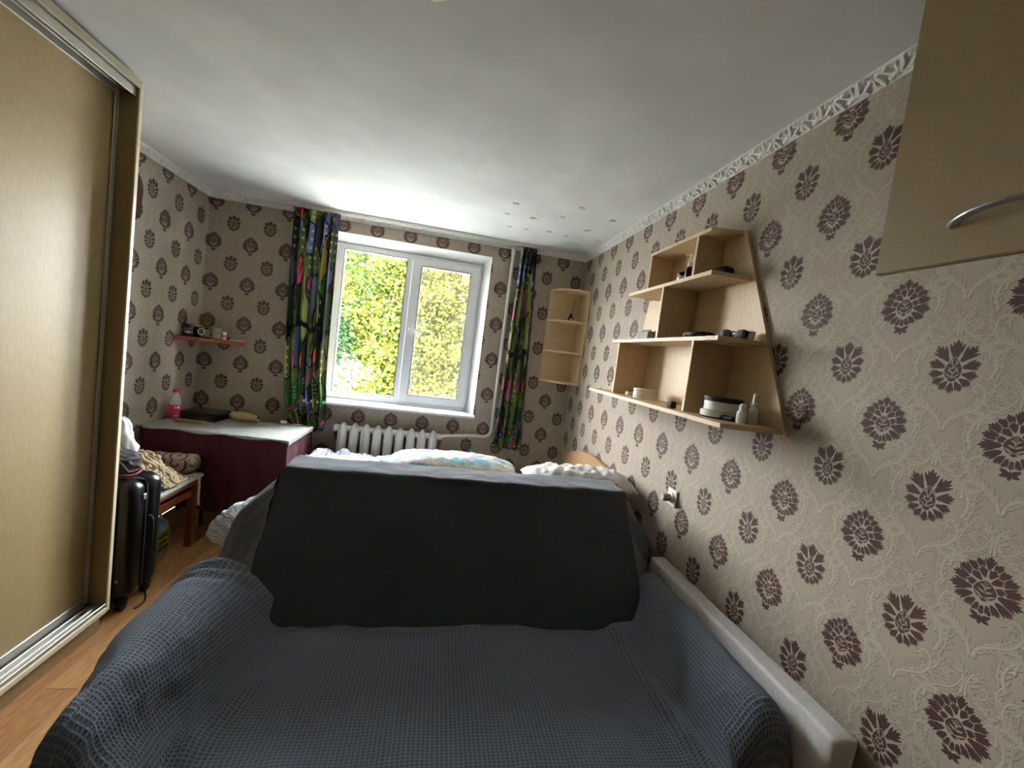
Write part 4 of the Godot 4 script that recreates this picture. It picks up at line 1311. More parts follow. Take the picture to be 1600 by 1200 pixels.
	obj("body", blob(0.05, 0.016, 0.082, 16, 0.9, 0.35, 2.0, 4, Vector3(0, 0.0165, 0)), M.dark_brown, po)
	tag(obj("card", one_box(Vector3(-0.15, 1.6975, 1.985), Vector3(0.055, 0.006, 0.085), 0.001, Basis(Vector3.UP, 0.3)), M.tan), "thin tan card case beside the dark pouch on the third board", "case")
	var sg := thing("sunglasses", "folded brown sunglasses towards the right end of the third board", "glasses", Vector3(-0.10, 1.694, 2.28), 0.3)
	for s in [-1, 1]:
		obj("lens", blob(0.006, 0.018, 0.026, 12, 0.8, 0, 6, 1, Vector3(0, 0.02, 0.034 * s)), M.dark_brown, sg)
		obj("temple", one_tube([Vector3(0.006, 0.028, 0.06 * s), Vector3(0.016, 0.014 + 0.006 * s, 0.0), Vector3(0.02, 0.008 + 0.006 * s, -0.05 * s)], 0.003, 6), M.dark_brown, sg)
	obj("bridge", one_tube([Vector3(0, 0.026, -0.012), Vector3(-0.003, 0.03, 0), Vector3(0, 0.026, 0.012)], 0.003, 6), M.dark_brown, sg)
	var gl := thing("glass", "small clear glass at the far right of the third board", "glass", Vector3(-0.05, 1.694, 2.30))
	obj("body", one_lathe([Vector2(0, 0), Vector2(0.018, 0), Vector2(0.022, 0.035), Vector2(0.020, 0.035), Vector2(0.0165, 0.004), Vector2(0, 0.004)], 18), M.frost, gl)
	jar.call("tealight_glass", "small clear glass dish at the left end of the bottom board", "dish", Vector3(-0.13, 1.383, 1.52), 0.022, 0.02, M.frost, null, 0.0)
	var di := thing("ointment_tin", "low round white tin in the lower left compartment", "tin", Vector3(-0.13, 1.383, 1.70))
	obj("body", one_lathe([Vector2(0, 0), Vector2(0.056, 0), Vector2(0.058, 0.003), Vector2(0.058, 0.036), Vector2(0.055, 0.04), Vector2(0, 0.04)], 28), cream, di)
	obj("lid", one_lathe([Vector2(0, 0.040), Vector2(0.057, 0.04), Vector2(0.059, 0.042), Vector2(0.059, 0.05), Vector2(0.056, 0.052), Vector2(0, 0.052)], 28), cream, di)
	var cu := thing("black_clip", "small black cube-shaped clip at the front of the bottom board", "clip", Vector3(-0.205, 1.383, 2.10))
	obj("body", one_box(Vector3(0, 0.015, 0), Vector3(0.026, 0.03, 0.032), 0.004), M.black, cu)
	obj("jaw", one_box(Vector3(-0.014, 0.015, 0), Vector3(0.006, 0.02, 0.036), 0.002), M.rubber, cu)
	var cj := thing("cream_jar", "wide white jar with a black lid, upper of two stacked in the lower right compartment", "jar", Vector3(-0.125, 1.412, 2.318))
	obj("body", one_lathe([Vector2(0, 0), Vector2(0.064, 0), Vector2(0.067, 0.003), Vector2(0.067, 0.034), Vector2(0.062, 0.036), Vector2(0, 0.036)], 32), cream, cj)
	obj("lid", one_lathe([Vector2(0, 0.036), Vector2(0.068, 0.036), Vector2(0.069, 0.038), Vector2(0.069, 0.05), Vector2(0.066, 0.052), Vector2(0, 0.052)], 32), M.black, cj)
	var lb := new_st(true)
	for k in 9:
		var a0 := PI + 0.25 + k * 0.11
		if k % 3 == 2: continue
		var p0 := Vector3(cos(a0) * 0.0674, 0.020, sin(a0) * 0.0674)
		var p1 := Vector3(cos(a0 + 0.08) * 0.0674, 0.020, sin(a0 + 0.08) * 0.0674)
		quad(lb, p0, p1, p1 - Vector3(0, 0.006, 0), p0 - Vector3(0, 0.006, 0), p0)
	obj("label", lb, M.gasket, cj)
	var cj2 := thing("cream_jar", "flat white jar with dark foot, lower of two stacked in the lower right compartment", "jar", Vector3(-0.13, 1.383, 2.312))
	obj("foot", one_lathe([Vector2(0, 0), Vector2(0.069, 0), Vector2(0.069, 0.006), Vector2(0, 0.006)], 32), M.gasket, cj2)
	obj("body", one_lathe([Vector2(0, 0.006), Vector2(0.069, 0.006), Vector2(0.070, 0.009), Vector2(0.070, 0.026), Vector2(0.067, 0.029), Vector2(0, 0.029)], 32), cream, cj2)
	var bl := thing("lip_balm", "small dark tube lying to the right of the stacked jars", "tube", Vector3(-0.155, 1.383, 2.385), 0.25)
	obj("body", one_lathe([Vector2(0, -0.02), Vector2(0.010, -0.02), Vector2(0.010, 0.012), Vector2(0, 0.012)], 12, Vector3(0, 0.0101, 0), Basis(Vector3.RIGHT, PI / 2)), M.black, bl)
	obj("cap", one_lathe([Vector2(0, 0.012), Vector2(0.0098, 0.012), Vector2(0.0098, 0.03), Vector2(0, 0.03)], 12, Vector3(0, 0.0101, 0), Basis(Vector3.RIGHT, PI / 2)), M.dark_brown, bl)
	for k in 2:
		var sp := thing("spray_bottle", ["short clear bottle with a clear cap, left of the taller spray bottle", "taller clear spray bottle with a white nozzle at the right end of the bottom board"][k], "bottle", Vector3(-0.13 if k == 0 else -0.085, 1.383, 2.432))
		var h: float = [0.05, 0.062][k]
		obj("body", one_lathe([Vector2(0, 0), Vector2(0.016, 0), Vector2(0.0175, 0.003), Vector2(0.0175, h - 0.01), Vector2(0.010, h), Vector2(0, h)], 18), M.frost, sp)
		obj("nozzle", one_lathe([Vector2(0, h), Vector2(0.012, h), Vector2(0.012, h + 0.014), Vector2(0.0085, h + 0.018), Vector2(0.0075, h + [0.022, 0.05][k]), Vector2(0, h + [0.023, 0.052][k])], 14), M.frost if k == 0 else cream, sp)

func build_corner_shelf():
	var at := Vector3(-0.002, 1.33, 0.002)
	var t := thing("corner_shelf", "quarter-round birch corner shelf with three tiers in the right corner", "shelf", at)
	var P := func(called: String, st: SurfaceTool, m: Material): obj(called, st, m, t).position = -at
	P.call("side_panel", minmax(Vector3(-0.302, 1.332, 0.003), Vector3(-0.020, 2.150, 0.019), 0.001), M.birch_v)
	P.call("side_panel", minmax(Vector3(-0.019, 1.332, 0.003), Vector3(-0.003, 2.150, 0.270), 0.001), M.birch_v)
	for y in [1.332, 1.602, 1.872, 2.142]:
		var poly := [Vector2(-0.0195, 0.0195), Vector2(-0.2995, 0.0195)]
		for k in range(1, 16):
			var a := k / 16.0 * PI * 0.5
			poly.append(Vector2(-0.0195 - 0.281 * pow(cos(a), 0.9), 0.0195 + 0.25 * pow(sin(a), 0.9)))
		poly.append(Vector2(-0.0195, 0.2695))
		P.call("shelf_board", shelf_x(poly, y, y + 0.016), M.birch)
	var b := thing("reed_diffuser", "small black bottle with a thin dark stick on the upper tier of the corner shelf", "bottle", Vector3(-0.125, 1.888, 0.15))
	obj("body", one_box(Vector3(0, 0.022, 0), Vector3(0.035, 0.044, 0.035), 0.004), M.black, b)
	obj("label", one_box(Vector3(0.0, 0.02, 0.0179), Vector3(0.02, 0.018, 0.0006), 0.0001), M.bag_white, b)
	obj("neck", one_lathe([Vector2(0, 0.044), Vector2(0.012, 0.044), Vector2(0.012, 0.066), Vector2(0.009, 0.068), Vector2(0, 0.068)], 14), M.black, b)
	obj("stick", one_tube([Vector3(0, 0.05, 0), Vector3(0.03, 0.20, 0.0)], 0.002, 6), M.dark_wood, b)

# ------------------------------------------------------------------ curtains and rail
func build_curtains():
	var rail := thing("curtain_rail", "white plastic curtain rail on the ceiling above the window", "curtain rail", Vector3(-1.5, 2.474, 0.1))
	var rs := new_st()
	box(rs, Vector3(0, 0.0165, 0), Vector3(2.16, 0.018, 0.062), 0.003)
	for z in [-0.027, 0.0, 0.027]: box(rs, Vector3(0, 0.006, z), Vector3(2.16, 0.006, 0.006), 0.001)
	obj("track", rs, M.white_plastic, rail)
	for s in [-1, 1]: obj("end_cap", one_box(Vector3(1.083 * s, 0.0145, 0), Vector3(0.006, 0.022, 0.064), 0.002), M.white_plastic, rail)
	# each: left edge and right edge by height, pleats
	var specs := [
		["patterned dark curtain in leaf green and blue with black outlines, left of the window", [[2.474, -2.485, -2.135], [2.0, -2.475, -2.135], [1.27, -2.450, -2.125], [0.95, -2.425, -2.105], [0.80, -2.365, -2.10], [0.69, -2.325, -2.11]], 6, 0.0, 0.10],
		["narrow patterned curtain with orange and pink patches, right of the heating pipe", [[2.474, -0.632, -0.492], [2.0, -0.640, -0.462], [1.27, -0.655, -0.430], [0.95, -0.662, -0.420], [0.75, -0.665, -0.415], [0.68, -0.668, -0.412]], 4, 0.45, 0.09]]
	for sp in specs:
		var L := []
		for e in sp[1]: L.append(Vector3(e[1], e[0], e[2]))
		var n1 := noise(40 + sp[2], 1.0)
		var f := func(u: float, v: float) -> Vector3:
			var e := spline_at(L, v)
			# rows are not evenly spaced in height; use the spline's own y
			var ph: float = TAU * sp[2] * u
			var k := 1.0 + 0.25 * n1.get_noise_2d(u * 6.0, v * 2.0)
			var x := lerpf(e.x, e.z, u) + 0.010 * sin(ph * 2.0) + 0.008 * n1.get_noise_2d(u * 3.0, v * 3.0)
			var amp := lerpf(0.026, 0.040, v) * k
			var z: float = sp[4] + amp * sin(ph + 0.7 * n1.get_noise_2d(u * 2.0, v * 1.6)) + 0.012 * n1.get_noise_2d(u * 8.0 + 9.0, v)
			return Vector3(x, e.y - 0.004 * sin(ph), maxf(z, 0.03))
		var uvf := func(u: float, v: float) -> Vector2: return Vector2(sp[3] + u * 1.25, v * 1.02)
		var st := surf(sp[2] * 22, 70, f, Vector2.ONE, 0.0025, false, uvf)
		var c := thing("curtain", sp[0], "curtain", Vector3((L[0].x + L[0].z) * 0.5, 2.474, sp[4]))
		obj("drape", st, M.curtain, c).position = -c.position
		for k in sp[2]:
			obj("hook", one_box(Vector3(lerpf(L[0].x, L[0].z, (k + 0.25) / sp[2]), 2.474, sp[4] + 0.004), Vector3(0.006, 0.012, 0.006), 0.001), M.white_plastic, c).position = -c.position

# ------------------------------------------------------------------ radiator and pipes
func build_radiator():
	var at := Vector3(-1.575, 0.2, 0.09)
	var t := thing("radiator", "white cast-iron sectional radiator under the window with its pipe", "radiator", at)
	var pitch := 0.094
	# one section: two columns front and rear with pointed tops, joined by webs
	var s := new_st(true)
	var nose := []
	for k in 33:
		var v := k / 32.0
		var y := lerpf(0.01, 0.59, v)
		var top := smoothstep(0.0, 0.07, 0.59 - y)
		var bot := smoothstep(0.0, 0.05, y - 0.01)
		nose.append([y, 0.037 * pow(maxf(0.0, minf(top, bot)), 0.42)])
	var f := func(u: float, v: float) -> Vector3:
		var k := v * 32.0
		var i := mini(int(k), 31)
		var y: float = lerpf(nose[i][0], nose[i + 1][0], k - i)
		var w: float = lerpf(nose[i][1], nose[i + 1][1], k - i)
		var a := TAU * u
		# flat oval with a ridge on the front
		var x := w * signf(cos(a)) * pow(absf(cos(a)), 0.8)
		var z := (0.058 * minf(1.0, w / 0.02 + 0.1)) * signf(sin(a)) * pow(absf(sin(a)), 0.6)
		if sin(a) > 0.0: z += 0.008 * exp(-pow(x / 0.007, 2.0)) * minf(1.0, w / 0.03)
		return Vector3(x, y, z)
	s = surf(40, 48, f, Vector2.ONE, 0.0, true)
	s.generate_normals()
	var me := s.commit()
	me.surface_set_material(0, M.radiator)
	for k in 9:
		var o := obj("section", me, null, t)
		o.position = Vector3((k - 4) * pitch, 0, 0.0)
	for y in [0.055, 0.535]:
		obj("connector", one_tube([Vector3(-0.43, y, 0), Vector3(0.43, y, 0)], 0.026, 14), M.radiator, t)
	obj("plug", one_lathe([Vector2(0, 0), Vector2(0.032, 0), Vector2(0.032, 0.014), Vector2(0.02, 0.022), Vector2(0, 0.022)], 8, Vector3(-0.43, 0.535, 0), Basis(Vector3.BACK, PI / 2)), M.radiator, t)
	var px := -0.688 - at.x
	var py := 0.765 - at.y
	var z := 0.045 - at.z
	obj("pipe", one_tube(curve_pts([Vector3(px, 2.42 - at.y, z), Vector3(px, 1.6 - at.y, z), Vector3(px, py + 0.16, z), Vector3(px, py + 0.07, z), Vector3(px - 0.02, py + 0.02, z), Vector3(px - 0.07, py, z), Vector3(px - 0.16, py, z), Vector3(0.50, py - 0.015, -0.01), Vector3(0.43, 0.535, 0)], 60), 0.0145, 12), M.radiator, t)
	obj("pipe_sleeve", one_lathe([Vector2(0, 0), Vector2(0.019, 0), Vector2(0.019, 0.06), Vector2(0, 0.06)], 14, Vector3(px, 2.40 - at.y, z)), M.radiator, t)
	obj("nut", one_lathe([Vector2(0, 0), Vector2(0.024, 0), Vector2(0.024, 0.03), Vector2(0, 0.03)], 6, Vector3(0.455, 0.535, 0), Basis(Vector3.BACK, PI / 2), false), M.radiator, t)
	for k in 2:
		obj("bracket", one_box(Vector3(-0.24 + 0.48 * k, 0.30, -0.072), Vector3(0.02, 0.42, 0.03), 0.003), M.radiator, t)
		obj("foot", one_box(Vector3(-0.24 + 0.48 * k, -0.095, -0.01), Vector3(0.03, 0.21, 0.05), 0.003), M.radiator, t)

# ------------------------------------------------------------------ desk in the left corner
func desk_front(x: float) -> float:
	return lerpf(0.62, 0.735, (x + 3.12) / 0.95)

func build_desk_corner():
	var at := Vector3(-2.65, 0, 0.35)
	var t := thing("desk", "desk in the left corner under a dark red cloth, its thin legs showing below", "desk", at)
	var P := func(called: String, st: SurfaceTool, m: Material): obj(called, st, m, t).position = -at
	var top := new_st()
	prism(top, PackedVector2Array([Vector2(-3.12, 0.17), Vector2(-2.19, 0.17), Vector2(-2.19, 0.70), Vector2(-3.12, 0.585)]), func(a, b, d): return Vector3(a, d, b), 0.715, 0.738, 0.002)
	P.call("tabletop", top, M.dark_wood)
	for l in [[-3.09, 0.21], [-2.22, 0.21], [-3.09, 0.54], [-2.80, 0.46], [-2.22, 0.64]]:
		P.call("leg", one_tube([Vector3(l[0], 0.0, l[1]), Vector3(l[0], 0.715, l[1])], 0.014, 10), M.dark_wood)
	var n := noise(61, 3.0)
	var red := func(u: float, v: float) -> Vector3:
		var x := lerpf(-3.122, -2.172, u)
		var zf := desk_front(x)
		if v < 0.4:
			return Vector3(x, 0.7425, lerpf(0.168, zf - 0.012, v / 0.4))
		var s := (v - 0.4) / 0.6
		var a := minf(s * 10.0, 1.0) * PI * 0.5
		return Vector3(x, 0.7425 - 0.012 * (1.0 - cos(a)) - maxf(0.0, s - 0.1) * 0.58, zf - 0.012 + 0.012 * sin(a) + 0.016 * s * sin(x * 38.0 + 2.0 * n.get_noise_2d(x * 2.0, s)) + 0.01 * s)
	var rc := surf(90, 40, red, Vector2.ONE, 0.004)
	var side := func(u: float, v: float) -> Vector3:
		var z := lerpf(0.168, 0.73, u)
		return Vector3(-2.172 + 0.012 * sin(v * PI * 0.5) + 0.012 * v * sin(z * 34.0), 0.7425 - 0.5 * v, z)
	var r2 := surf(40, 24, side, Vector2.ONE, 0.004, true)
	r2.generate_normals()
	rc.generate_normals()
	rc.append_from(r2.commit(), 0, Transform3D())
	var tc := MeshInstance3D.new()
	var rme := rc.commit()
	rme.surface_set_material(0, M.red_cloth)
	tc = obj("tablecloth", rme, null)
	tag(tc, "dark red cloth hanging over the front and side of the corner desk", "tablecloth")
	var oil := func(u: float, v: float) -> Vector3:
		var x := lerpf(-3.118, -2.158, minf(u / 0.95, 1.0))
		var z := lerpf(0.205, desk_front(x) + 0.006, minf(v / 0.94, 1.0))
		var y := 0.7495 + 0.003 * n.get_noise_2d(x * 2.0, z * 2.0)
		y -= 0.022 * pow(maxf(0.0, (v - 0.94) / 0.06), 1.0) * (0.7 + 0.3 * sin(x * 20.0)) + 0.030 * maxf(0.0, (u - 0.95) / 0.05)
		return Vector3(x, y, z)
	tag(obj("oilcloth", surf(80, 40, oil, Vector2.ONE, 0.003), M.oilcloth), "pale grey oilcloth lying on top of the red tablecloth", "table cover")
	# on the desk
	M.clear_plastic = mat(Color(0.92, 0.93, 0.94, 0.35), 0.15)
	M.clear_plastic.transparency = BaseMaterial3D.TRANSPARENCY_ALPHA
	M.pink = mat(Color(0.72, 0.16, 0.30), 0.5)
	M.red_plastic = mat(Color(0.72, 0.10, 0.10), 0.4)
	var b := thing("plastic_bottle", "clear plastic bottle with a pink label and red cap on the corner desk", "bottle", Vector3(-3.072, 0.753, 0.37))
	obj("body", one_lathe([Vector2(0, 0), Vector2(0.036, 0), Vector2(0.041, 0.006), Vector2(0.041, 0.045), Vector2(0.037, 0.055), Vector2(0.041, 0.065), Vector2(0.041, 0.12), Vector2(0.034, 0.155), Vector2(0.016, 0.185), Vector2(0.0145, 0.20), Vector2(0, 0.20)], 24), M.clear_plastic, b)
	obj("label", one_lathe([Vector2(0.0413, 0.012), Vector2(0.0418, 0.013), Vector2(0.0418, 0.042), Vector2(0.038, 0.055), Vector2(0.0418, 0.067), Vector2(0.0418, 0.104), Vector2(0.0413, 0.105)], 24), M.pink, b)
	var mk := new_st(true)
	for k in 5:
		var a0 := 0.35 + k * 0.16
		for yy in [[0.078, 0.096], [0.022, 0.030]]:
			if k == 3 and yy[0] > 0.05: continue
			var p0 := Vector3(cos(a0) * 0.0421, yy[0], sin(a0) * 0.0421)
			var p1 := Vector3(cos(a0 + 0.11) * 0.0421, yy[0], sin(a0 + 0.11) * 0.0421)
			var h := Vector3(0, yy[1] - yy[0], 0)
			quad(mk, p0, p1, p1 + h, p0 + h, p0)
	obj("label_marks", mk, M.bag_white, b).set_meta("kind", "stuff")
	obj("cap", one_lathe([Vector2(0, 0.192), Vector2(0.019, 0.192), Vector2(0.0195, 0.212), Vector2(0.017, 0.216), Vector2(0, 0.216)], 20), M.red_plastic, b)
	var bx := thing("box", "flat black box lying at the back of the corner desk", "box", Vector3(-2.91, 0.753, 0.285), -0.10)
	obj("body", one_box(Vector3(0, 0.022, 0), Vector3(0.25, 0.044, 0.20), 0.003), M.black, bx)
	obj("lid", one_box(Vector3(0, 0.0535, 0), Vector3(0.256, 0.017, 0.206), 0.003), mat(Color(0.10, 0.10, 0.10), 0.35), bx)
	tag(obj("notebook", one_box(Vector3(-2.93, 0.7595, 0.44), Vector3(0.20, 0.012, 0.055), 0.002, Basis(Vector3.UP, -0.1)), mat(Color(0.62, 0.54, 0.36), 0.8)), "thin tan notebook in front of the flat black box", "notebook")
	var br := thing("bread_bag", "pale yellow loaf-shaped bag at the back of the desk, right of the black box", "bag", Vector3(-2.665, 0.752, 0.245), -0.15)
	obj("body", blob(0.105, 0.034, 0.045, 18, 0.85, 0.14, 2.5, 6, Vector3(0, 0.035, 0)), mat(Color(0.70, 0.62, 0.44), 0.5), br)
	obj("twist", blob(0.02, 0.012, 0.018, 10, 1.0, 0.3, 3.0, 7, Vector3(0.108, 0.016, 0.0)), mat(Color(0.70, 0.62, 0.44), 0.5), br)
	var wb := thing("adapter", "small white adapter on the right rear corner of the desk", "adapter", Vector3(-2.375, 0.753, 0.225))
	obj("body", one_box(Vector3(0, 0.013, 0), Vector3(0.045, 0.026, 0.035), 0.005), M.white_plastic, wb)
	obj("cable", one_tube(curve_pts([Vector3(0.022, 0.012, 0), Vector3(0.06, 0.004, 0.01), Vector3(0.10, 0.004, -0.01), Vector3(0.14, 0.004, 0.0)], 12), 0.003, 6), M.white_plastic, wb)
	# little corner shelf above
	var ws := thing("small_shelf", "small reddish-brown wooden shelf across the left corner holding mugs", "shelf", Vector3(-3.13, 1.326, 0.002))
	var s := new_st()
	var place := func(a, c, d): return Vector3(a, d, c)
	prism(s, PackedVector2Array([Vector2(0.0, 0.002), Vector2(0.0, 0.352), Vector2(0.13, 0.266), Vector2(0.13, 0.002)]), place, 0.0, 0.031, 0.0015)
	obj("board", s, M.red_wood, ws)
	var s2 := new_st()
	prism(s2, PackedVector2Array([Vector2(0.1305, 0.002), Vector2(0.1305, 0.2657), Vector2(0.372, 0.1), Vector2(0.345, 0.002)]), place, 0.001, 0.030, 0.0015)
	obj("board", s2, M.brown_wood, ws)
	var Y := 1.357
	var mug := func(label: String, at2: Vector3, r: float, h: float, m: Material, turn: float, handle := true):
		var g := thing("mug", label, "mug", at2, turn)
		obj("body", one_lathe([Vector2(0, 0), Vector2(r * 0.85, 0), Vector2(r, 0.006), Vector2(r, h), Vector2(r - 0.003, h), Vector2(r - 0.004, 0.008), Vector2(0, 0.008)], 22), m, g)
		if handle:
			var pts := []
			for k in 11:
				var a := -PI * 0.5 + PI * k / 10.0
				pts.append(Vector3(r - 0.003 + cos(a) * 0.02, h * 0.5 + sin(a) * h * 0.32, 0))
			obj("handle", one_tube(pts, 0.0045, 8), m, g)
		return g
	var j := thing("spice_jar", "dark lidded glass jar at the left end of the little corner shelf", "jar", Vector3(-3.088, Y, 0.245))
	obj("body", one_lathe([Vector2(0, 0), Vector2(0.028, 0), Vector2(0.03, 0.004), Vector2(0.03, 0.066), Vector2(0.024, 0.072), Vector2(0, 0.072)], 20), mat(Color(0.33, 0.32, 0.33), 0.3), j)
	obj("lid", one_lathe([Vector2(0, 0.072), Vector2(0.03, 0.072), Vector2(0.03, 0.088), Vector2(0.027, 0.09), Vector2(0, 0.09)], 20), M.black, j)
	obj("band", one_lathe([Vector2(0.0302, 0.024), Vector2(0.0306, 0.025), Vector2(0.0306, 0.036), Vector2(0.0302, 0.037)], 20), mat(Color(0.55, 0.53, 0.50), 0.6), j)
	var m1 = mug.call("dark brown mug with a cream ring on its side", Vector3(-3.026, Y, 0.225), 0.034, 0.078, M.dark_brown, 0.9, false)
	var ringp := []
	for k in 17:
		var a := TAU * k / 16.0
		var xx := sin(a) * 0.021
		ringp.append(Vector3(xx, 0.046 + cos(a) * 0.024, sqrt(0.035 * 0.035 - xx * xx)))
	obj("ring", one_tube(ringp, 0.004, 6), mat(Color(0.80, 0.74, 0.56), 0.6), m1)
	mug.call("plain grey-green mug behind the brown mug", Vector3(-2.98, Y, 0.085), 0.033, 0.08, mat(Color(0.42, 0.43, 0.36), 0.5), -0.6)
	var m3 = mug.call("pale patterned cup with green specks, second from the right on the corner shelf", Vector3(-2.94, Y, 0.165), 0.037, 0.086, mat(Color(0.56, 0.52, 0.44), 0.6), 2.4, false)
	var fl := new_st(true)
	for k in 26:
		var a := k * 2.4
		var yy := 0.012 + 0.062 * fposmod(k * 0.618, 1.0)
		lathe(fl, [Vector2(0, 0), Vector2(0.0035, 0.0004), Vector2(0.0, 0.0012)], 6, Vector3(cos(a) * 0.0368, yy, sin(a) * 0.0368), Basis(Quaternion(Vector3.UP, Vector3(cos(a), 0, sin(a)))))
	var specks := obj("specks", fl, mat(Color(0.24, 0.32, 0.16), 0.6), m3)
	specks.set_meta("kind", "stuff")
	var pt := thing("pill_bottle", "small white bottle with a red band at the right of the mugs", "bottle", Vector3(-2.888, Y, 0.15))
	obj("body", one_lathe([Vector2(0, 0), Vector2(0.0145, 0), Vector2(0.0155, 0.003), Vector2(0.0155, 0.05), Vector2(0, 0.05)], 16), M.bag_white, pt)
	obj("cap", one_lathe([Vector2(0, 0.05), Vector2(0.0155, 0.05), Vector2(0.0155, 0.06), Vector2(0, 0.062)], 16), M.bag_white, pt)
	obj("band", one_lathe([Vector2(0.0156, 0.022), Vector2(0.0159, 0.023), Vector2(0.0159, 0.036), Vector2(0.0156, 0.037)], 16), M.red_plastic, pt)
	tag(obj("pencil", one_tube([Vector3(-2.865, Y + 0.0045, 0.13), Vector3(-2.76, Y + 0.0045, 0.088)], 0.004, 6), M.white_plastic), "white pencil lying at the right end of the little corner shelf", "pencil")

# ------------------------------------------------------------------ bench, bags and suitcase by the wardrobe
func build_suitcase_corner():
	var at := Vector3(-2.88, 0, 0.98)
	var t := thing("bench", "low wooden bench with a pale patterned cover between desk and suitcase", "bench", at)
	var P := func(called: String, st: SurfaceTool, m: Material): obj(called, st, m, t).position = -at
	P.call("seat", minmax(Vector3(-3.10, 0.435, 0.735), Vector3(-2.675, 0.458, 1.235), 0.003), M.brown_wood)
	for x in [-3.07, -2.708]:
		for z in [0.775, 1.20]:
			P.call("leg", minmax(Vector3(x - 0.022, 0, z - 0.022), Vector3(x + 0.022, 0.435, z + 0.022), 0.003), M.brown_wood)
	for x in [-3.07, -2.708]: P.call("rail", minmax(Vector3(x - 0.01, 0.35, 0.797), Vector3(x + 0.01, 0.40, 1.178), 0.002), M.brown_wood)
	var n := noise(71, 4.0)
	P.call("seat_cover", soft_box(Vector3(-3.105, 0.4585, 0.728), Vector3(-2.668, 0.486, 1.242), 0.012, 60, 20, func(p): return Vector3(0, 0.006 * n.get_noise_2d(p.x * 2.0, p.z * 2.0) if p.y > 0.47 else 0.0, 0)), M.bench_cloth)
	var cu := thing("cushion", "taupe cushion with dark curling lines at the desk end of the bench", "cushion", Vector3(-2.86, 0.495, 0.80), 0.05)
	obj("cover", soft_box(Vector3(-0.19, 0, -0.07), Vector3(0.18, 0.125, 0.085), 0.045, 50, 24, func(p): return Vector3(0, 0.012 * n.get_noise_2d(p.x * 3.0, p.z * 3.0), 0)), M.curls, cu)
	# knitted scarf: a slumped heap with thick strands and tassels
	var n2 := noise(72, 6.0)
	var sc := thing("scarf", "cream chunky knitted scarf heaped on the bench, one tassel hanging down", "scarf", Vector3(-2.84, 0.492, 0.99))
	var heap := func(u: float, v: float) -> Vector3:
		var a := TAU * u
		var r := 1.0 - v
		var x := cos(a) * 0.175 * r
		var z := sin(a) * 0.135 * r
		var hgt := 0.16 * (1.0 - r * r) * (1.0 - smoothstep(-0.05, 0.17, x) * 0.75)
		var k := 1.0 + 0.35 * n2.get_noise_2d(x * 2.0, z * 2.0)
		return Vector3(x, maxf(0.001, hgt * k) + 0.012 * absf(sin(x * 90.0 + z * 40.0)) * minf(1.0, v * 6.0) + 0.01 * v, z)
	obj("heap", surf(72, 30, heap, Vector2.ONE, 0.0, true), M.wool, sc)
	var fr := new_st(true)
	var r := RandomNumberGenerator.new()
	r.seed = 5
	for k in 34:
		var x0 := r.randf_range(-0.10, 0.12)
		var z0 := r.randf_range(-0.10, 0.09)
		var base := 0.16 * (1.0 - smoothstep(-0.05, 0.17, x0) * 0.75) * (1.0 - pow(Vector2(x0 / 0.175, z0 / 0.135).length(), 2.0))
		var pts := []
		var dx := r.randf_range(0.06, 0.12)
		for i in 6:
			var q := i / 5.0
			var x := x0 + dx * q
			var yb := maxf(0.0, 0.16 * (1.0 - smoothstep(-0.05, 0.17, x) * 0.75) * (1.0 - pow(Vector2(x / 0.175, z0 / 0.135).length(), 2.0)))
			pts.append(Vector3(minf(x, 0.168), maxf(yb, 0.0) + 0.016, z0 + 0.02 * sin(q * 7.0 + k) + 0.03 * q))
		tube(fr, curve_pts(pts, 12), 0.0085, 6)
	for k in 40:
		var a := k * 2.4
		var rr := 0.085 * sqrt(k / 40.0)
		var c := Vector3(-0.065 + cos(a) * rr, 0.175 - rr * 0.5 + 0.012 * sin(k * 3.0), 0.0 + sin(a) * rr)
		tube(fr, curve_pts([c, c + Vector3(0.02 * cos(a * 2.0), 0.012, 0.02 * sin(a)), c + Vector3(0.035 * cos(a), -0.004, 0.03 * sin(a * 1.5))], 6), 0.008, 5)
	obj("strands", fr, M.wool, sc).set_meta("kind", "stuff")
	obj("tassel", one_tube(curve_pts([Vector3(0.15, 0.015, -0.13), Vector3(0.185, 0.008, -0.15), Vector3(0.197, -0.04, -0.155), Vector3(0.200, -0.12, -0.15), Vector3(0.203, -0.185, -0.152)], 20), 0.007, 7), M.wool, sc)
	# white bag standing behind the scarf
	var bg := thing("plastic_bag", "full white plastic bag leaning on the left wall above the suitcase", "bag", Vector3(-2.965, 0.495, 1.165))
	obj("body", blob(0.148, 0.215, 0.07, 24, 0.8, 0.22, 1.6, 9, Vector3(0, 0.21, 0)), M.bag_white, bg)
	obj("knot", blob(0.03, 0.035, 0.025, 12, 1.0, 0.4, 3.0, 11, Vector3(-0.02, 0.43, 0)), M.bag_white, bg)
	# carrier bag under the bench
	var cb := thing("carrier_bag", "grey plastic carrier bag with a yellow-green label on the floor under the bench", "bag", Vector3(-2.80, 0, 1.02))
	var nb := noise(73, 5.0)
	obj("body", soft_box(Vector3(-0.07, 0.002, -0.11), Vector3(0.06, 0.26, 0.11), 0.04, 44, 24, func(p): return Vector3(0.03, 0.02, 0.03) * nb.get_noise_3dv(p * 2.0) * smoothstep(0.01, 0.1, p.y)), mat(Color(0.52, 0.54, 0.58), 0.4), cb)
	for s in [-1, 1]:
		obj("handle", one_tube(curve_pts([Vector3(0.03 * s, 0.25, -0.05), Vector3(0.035 * s, 0.33, -0.02), Vector3(0.035 * s, 0.33, 0.02), Vector3(0.03 * s, 0.25, 0.05)], 14), 0.007, 6), M.bag_white, cb)
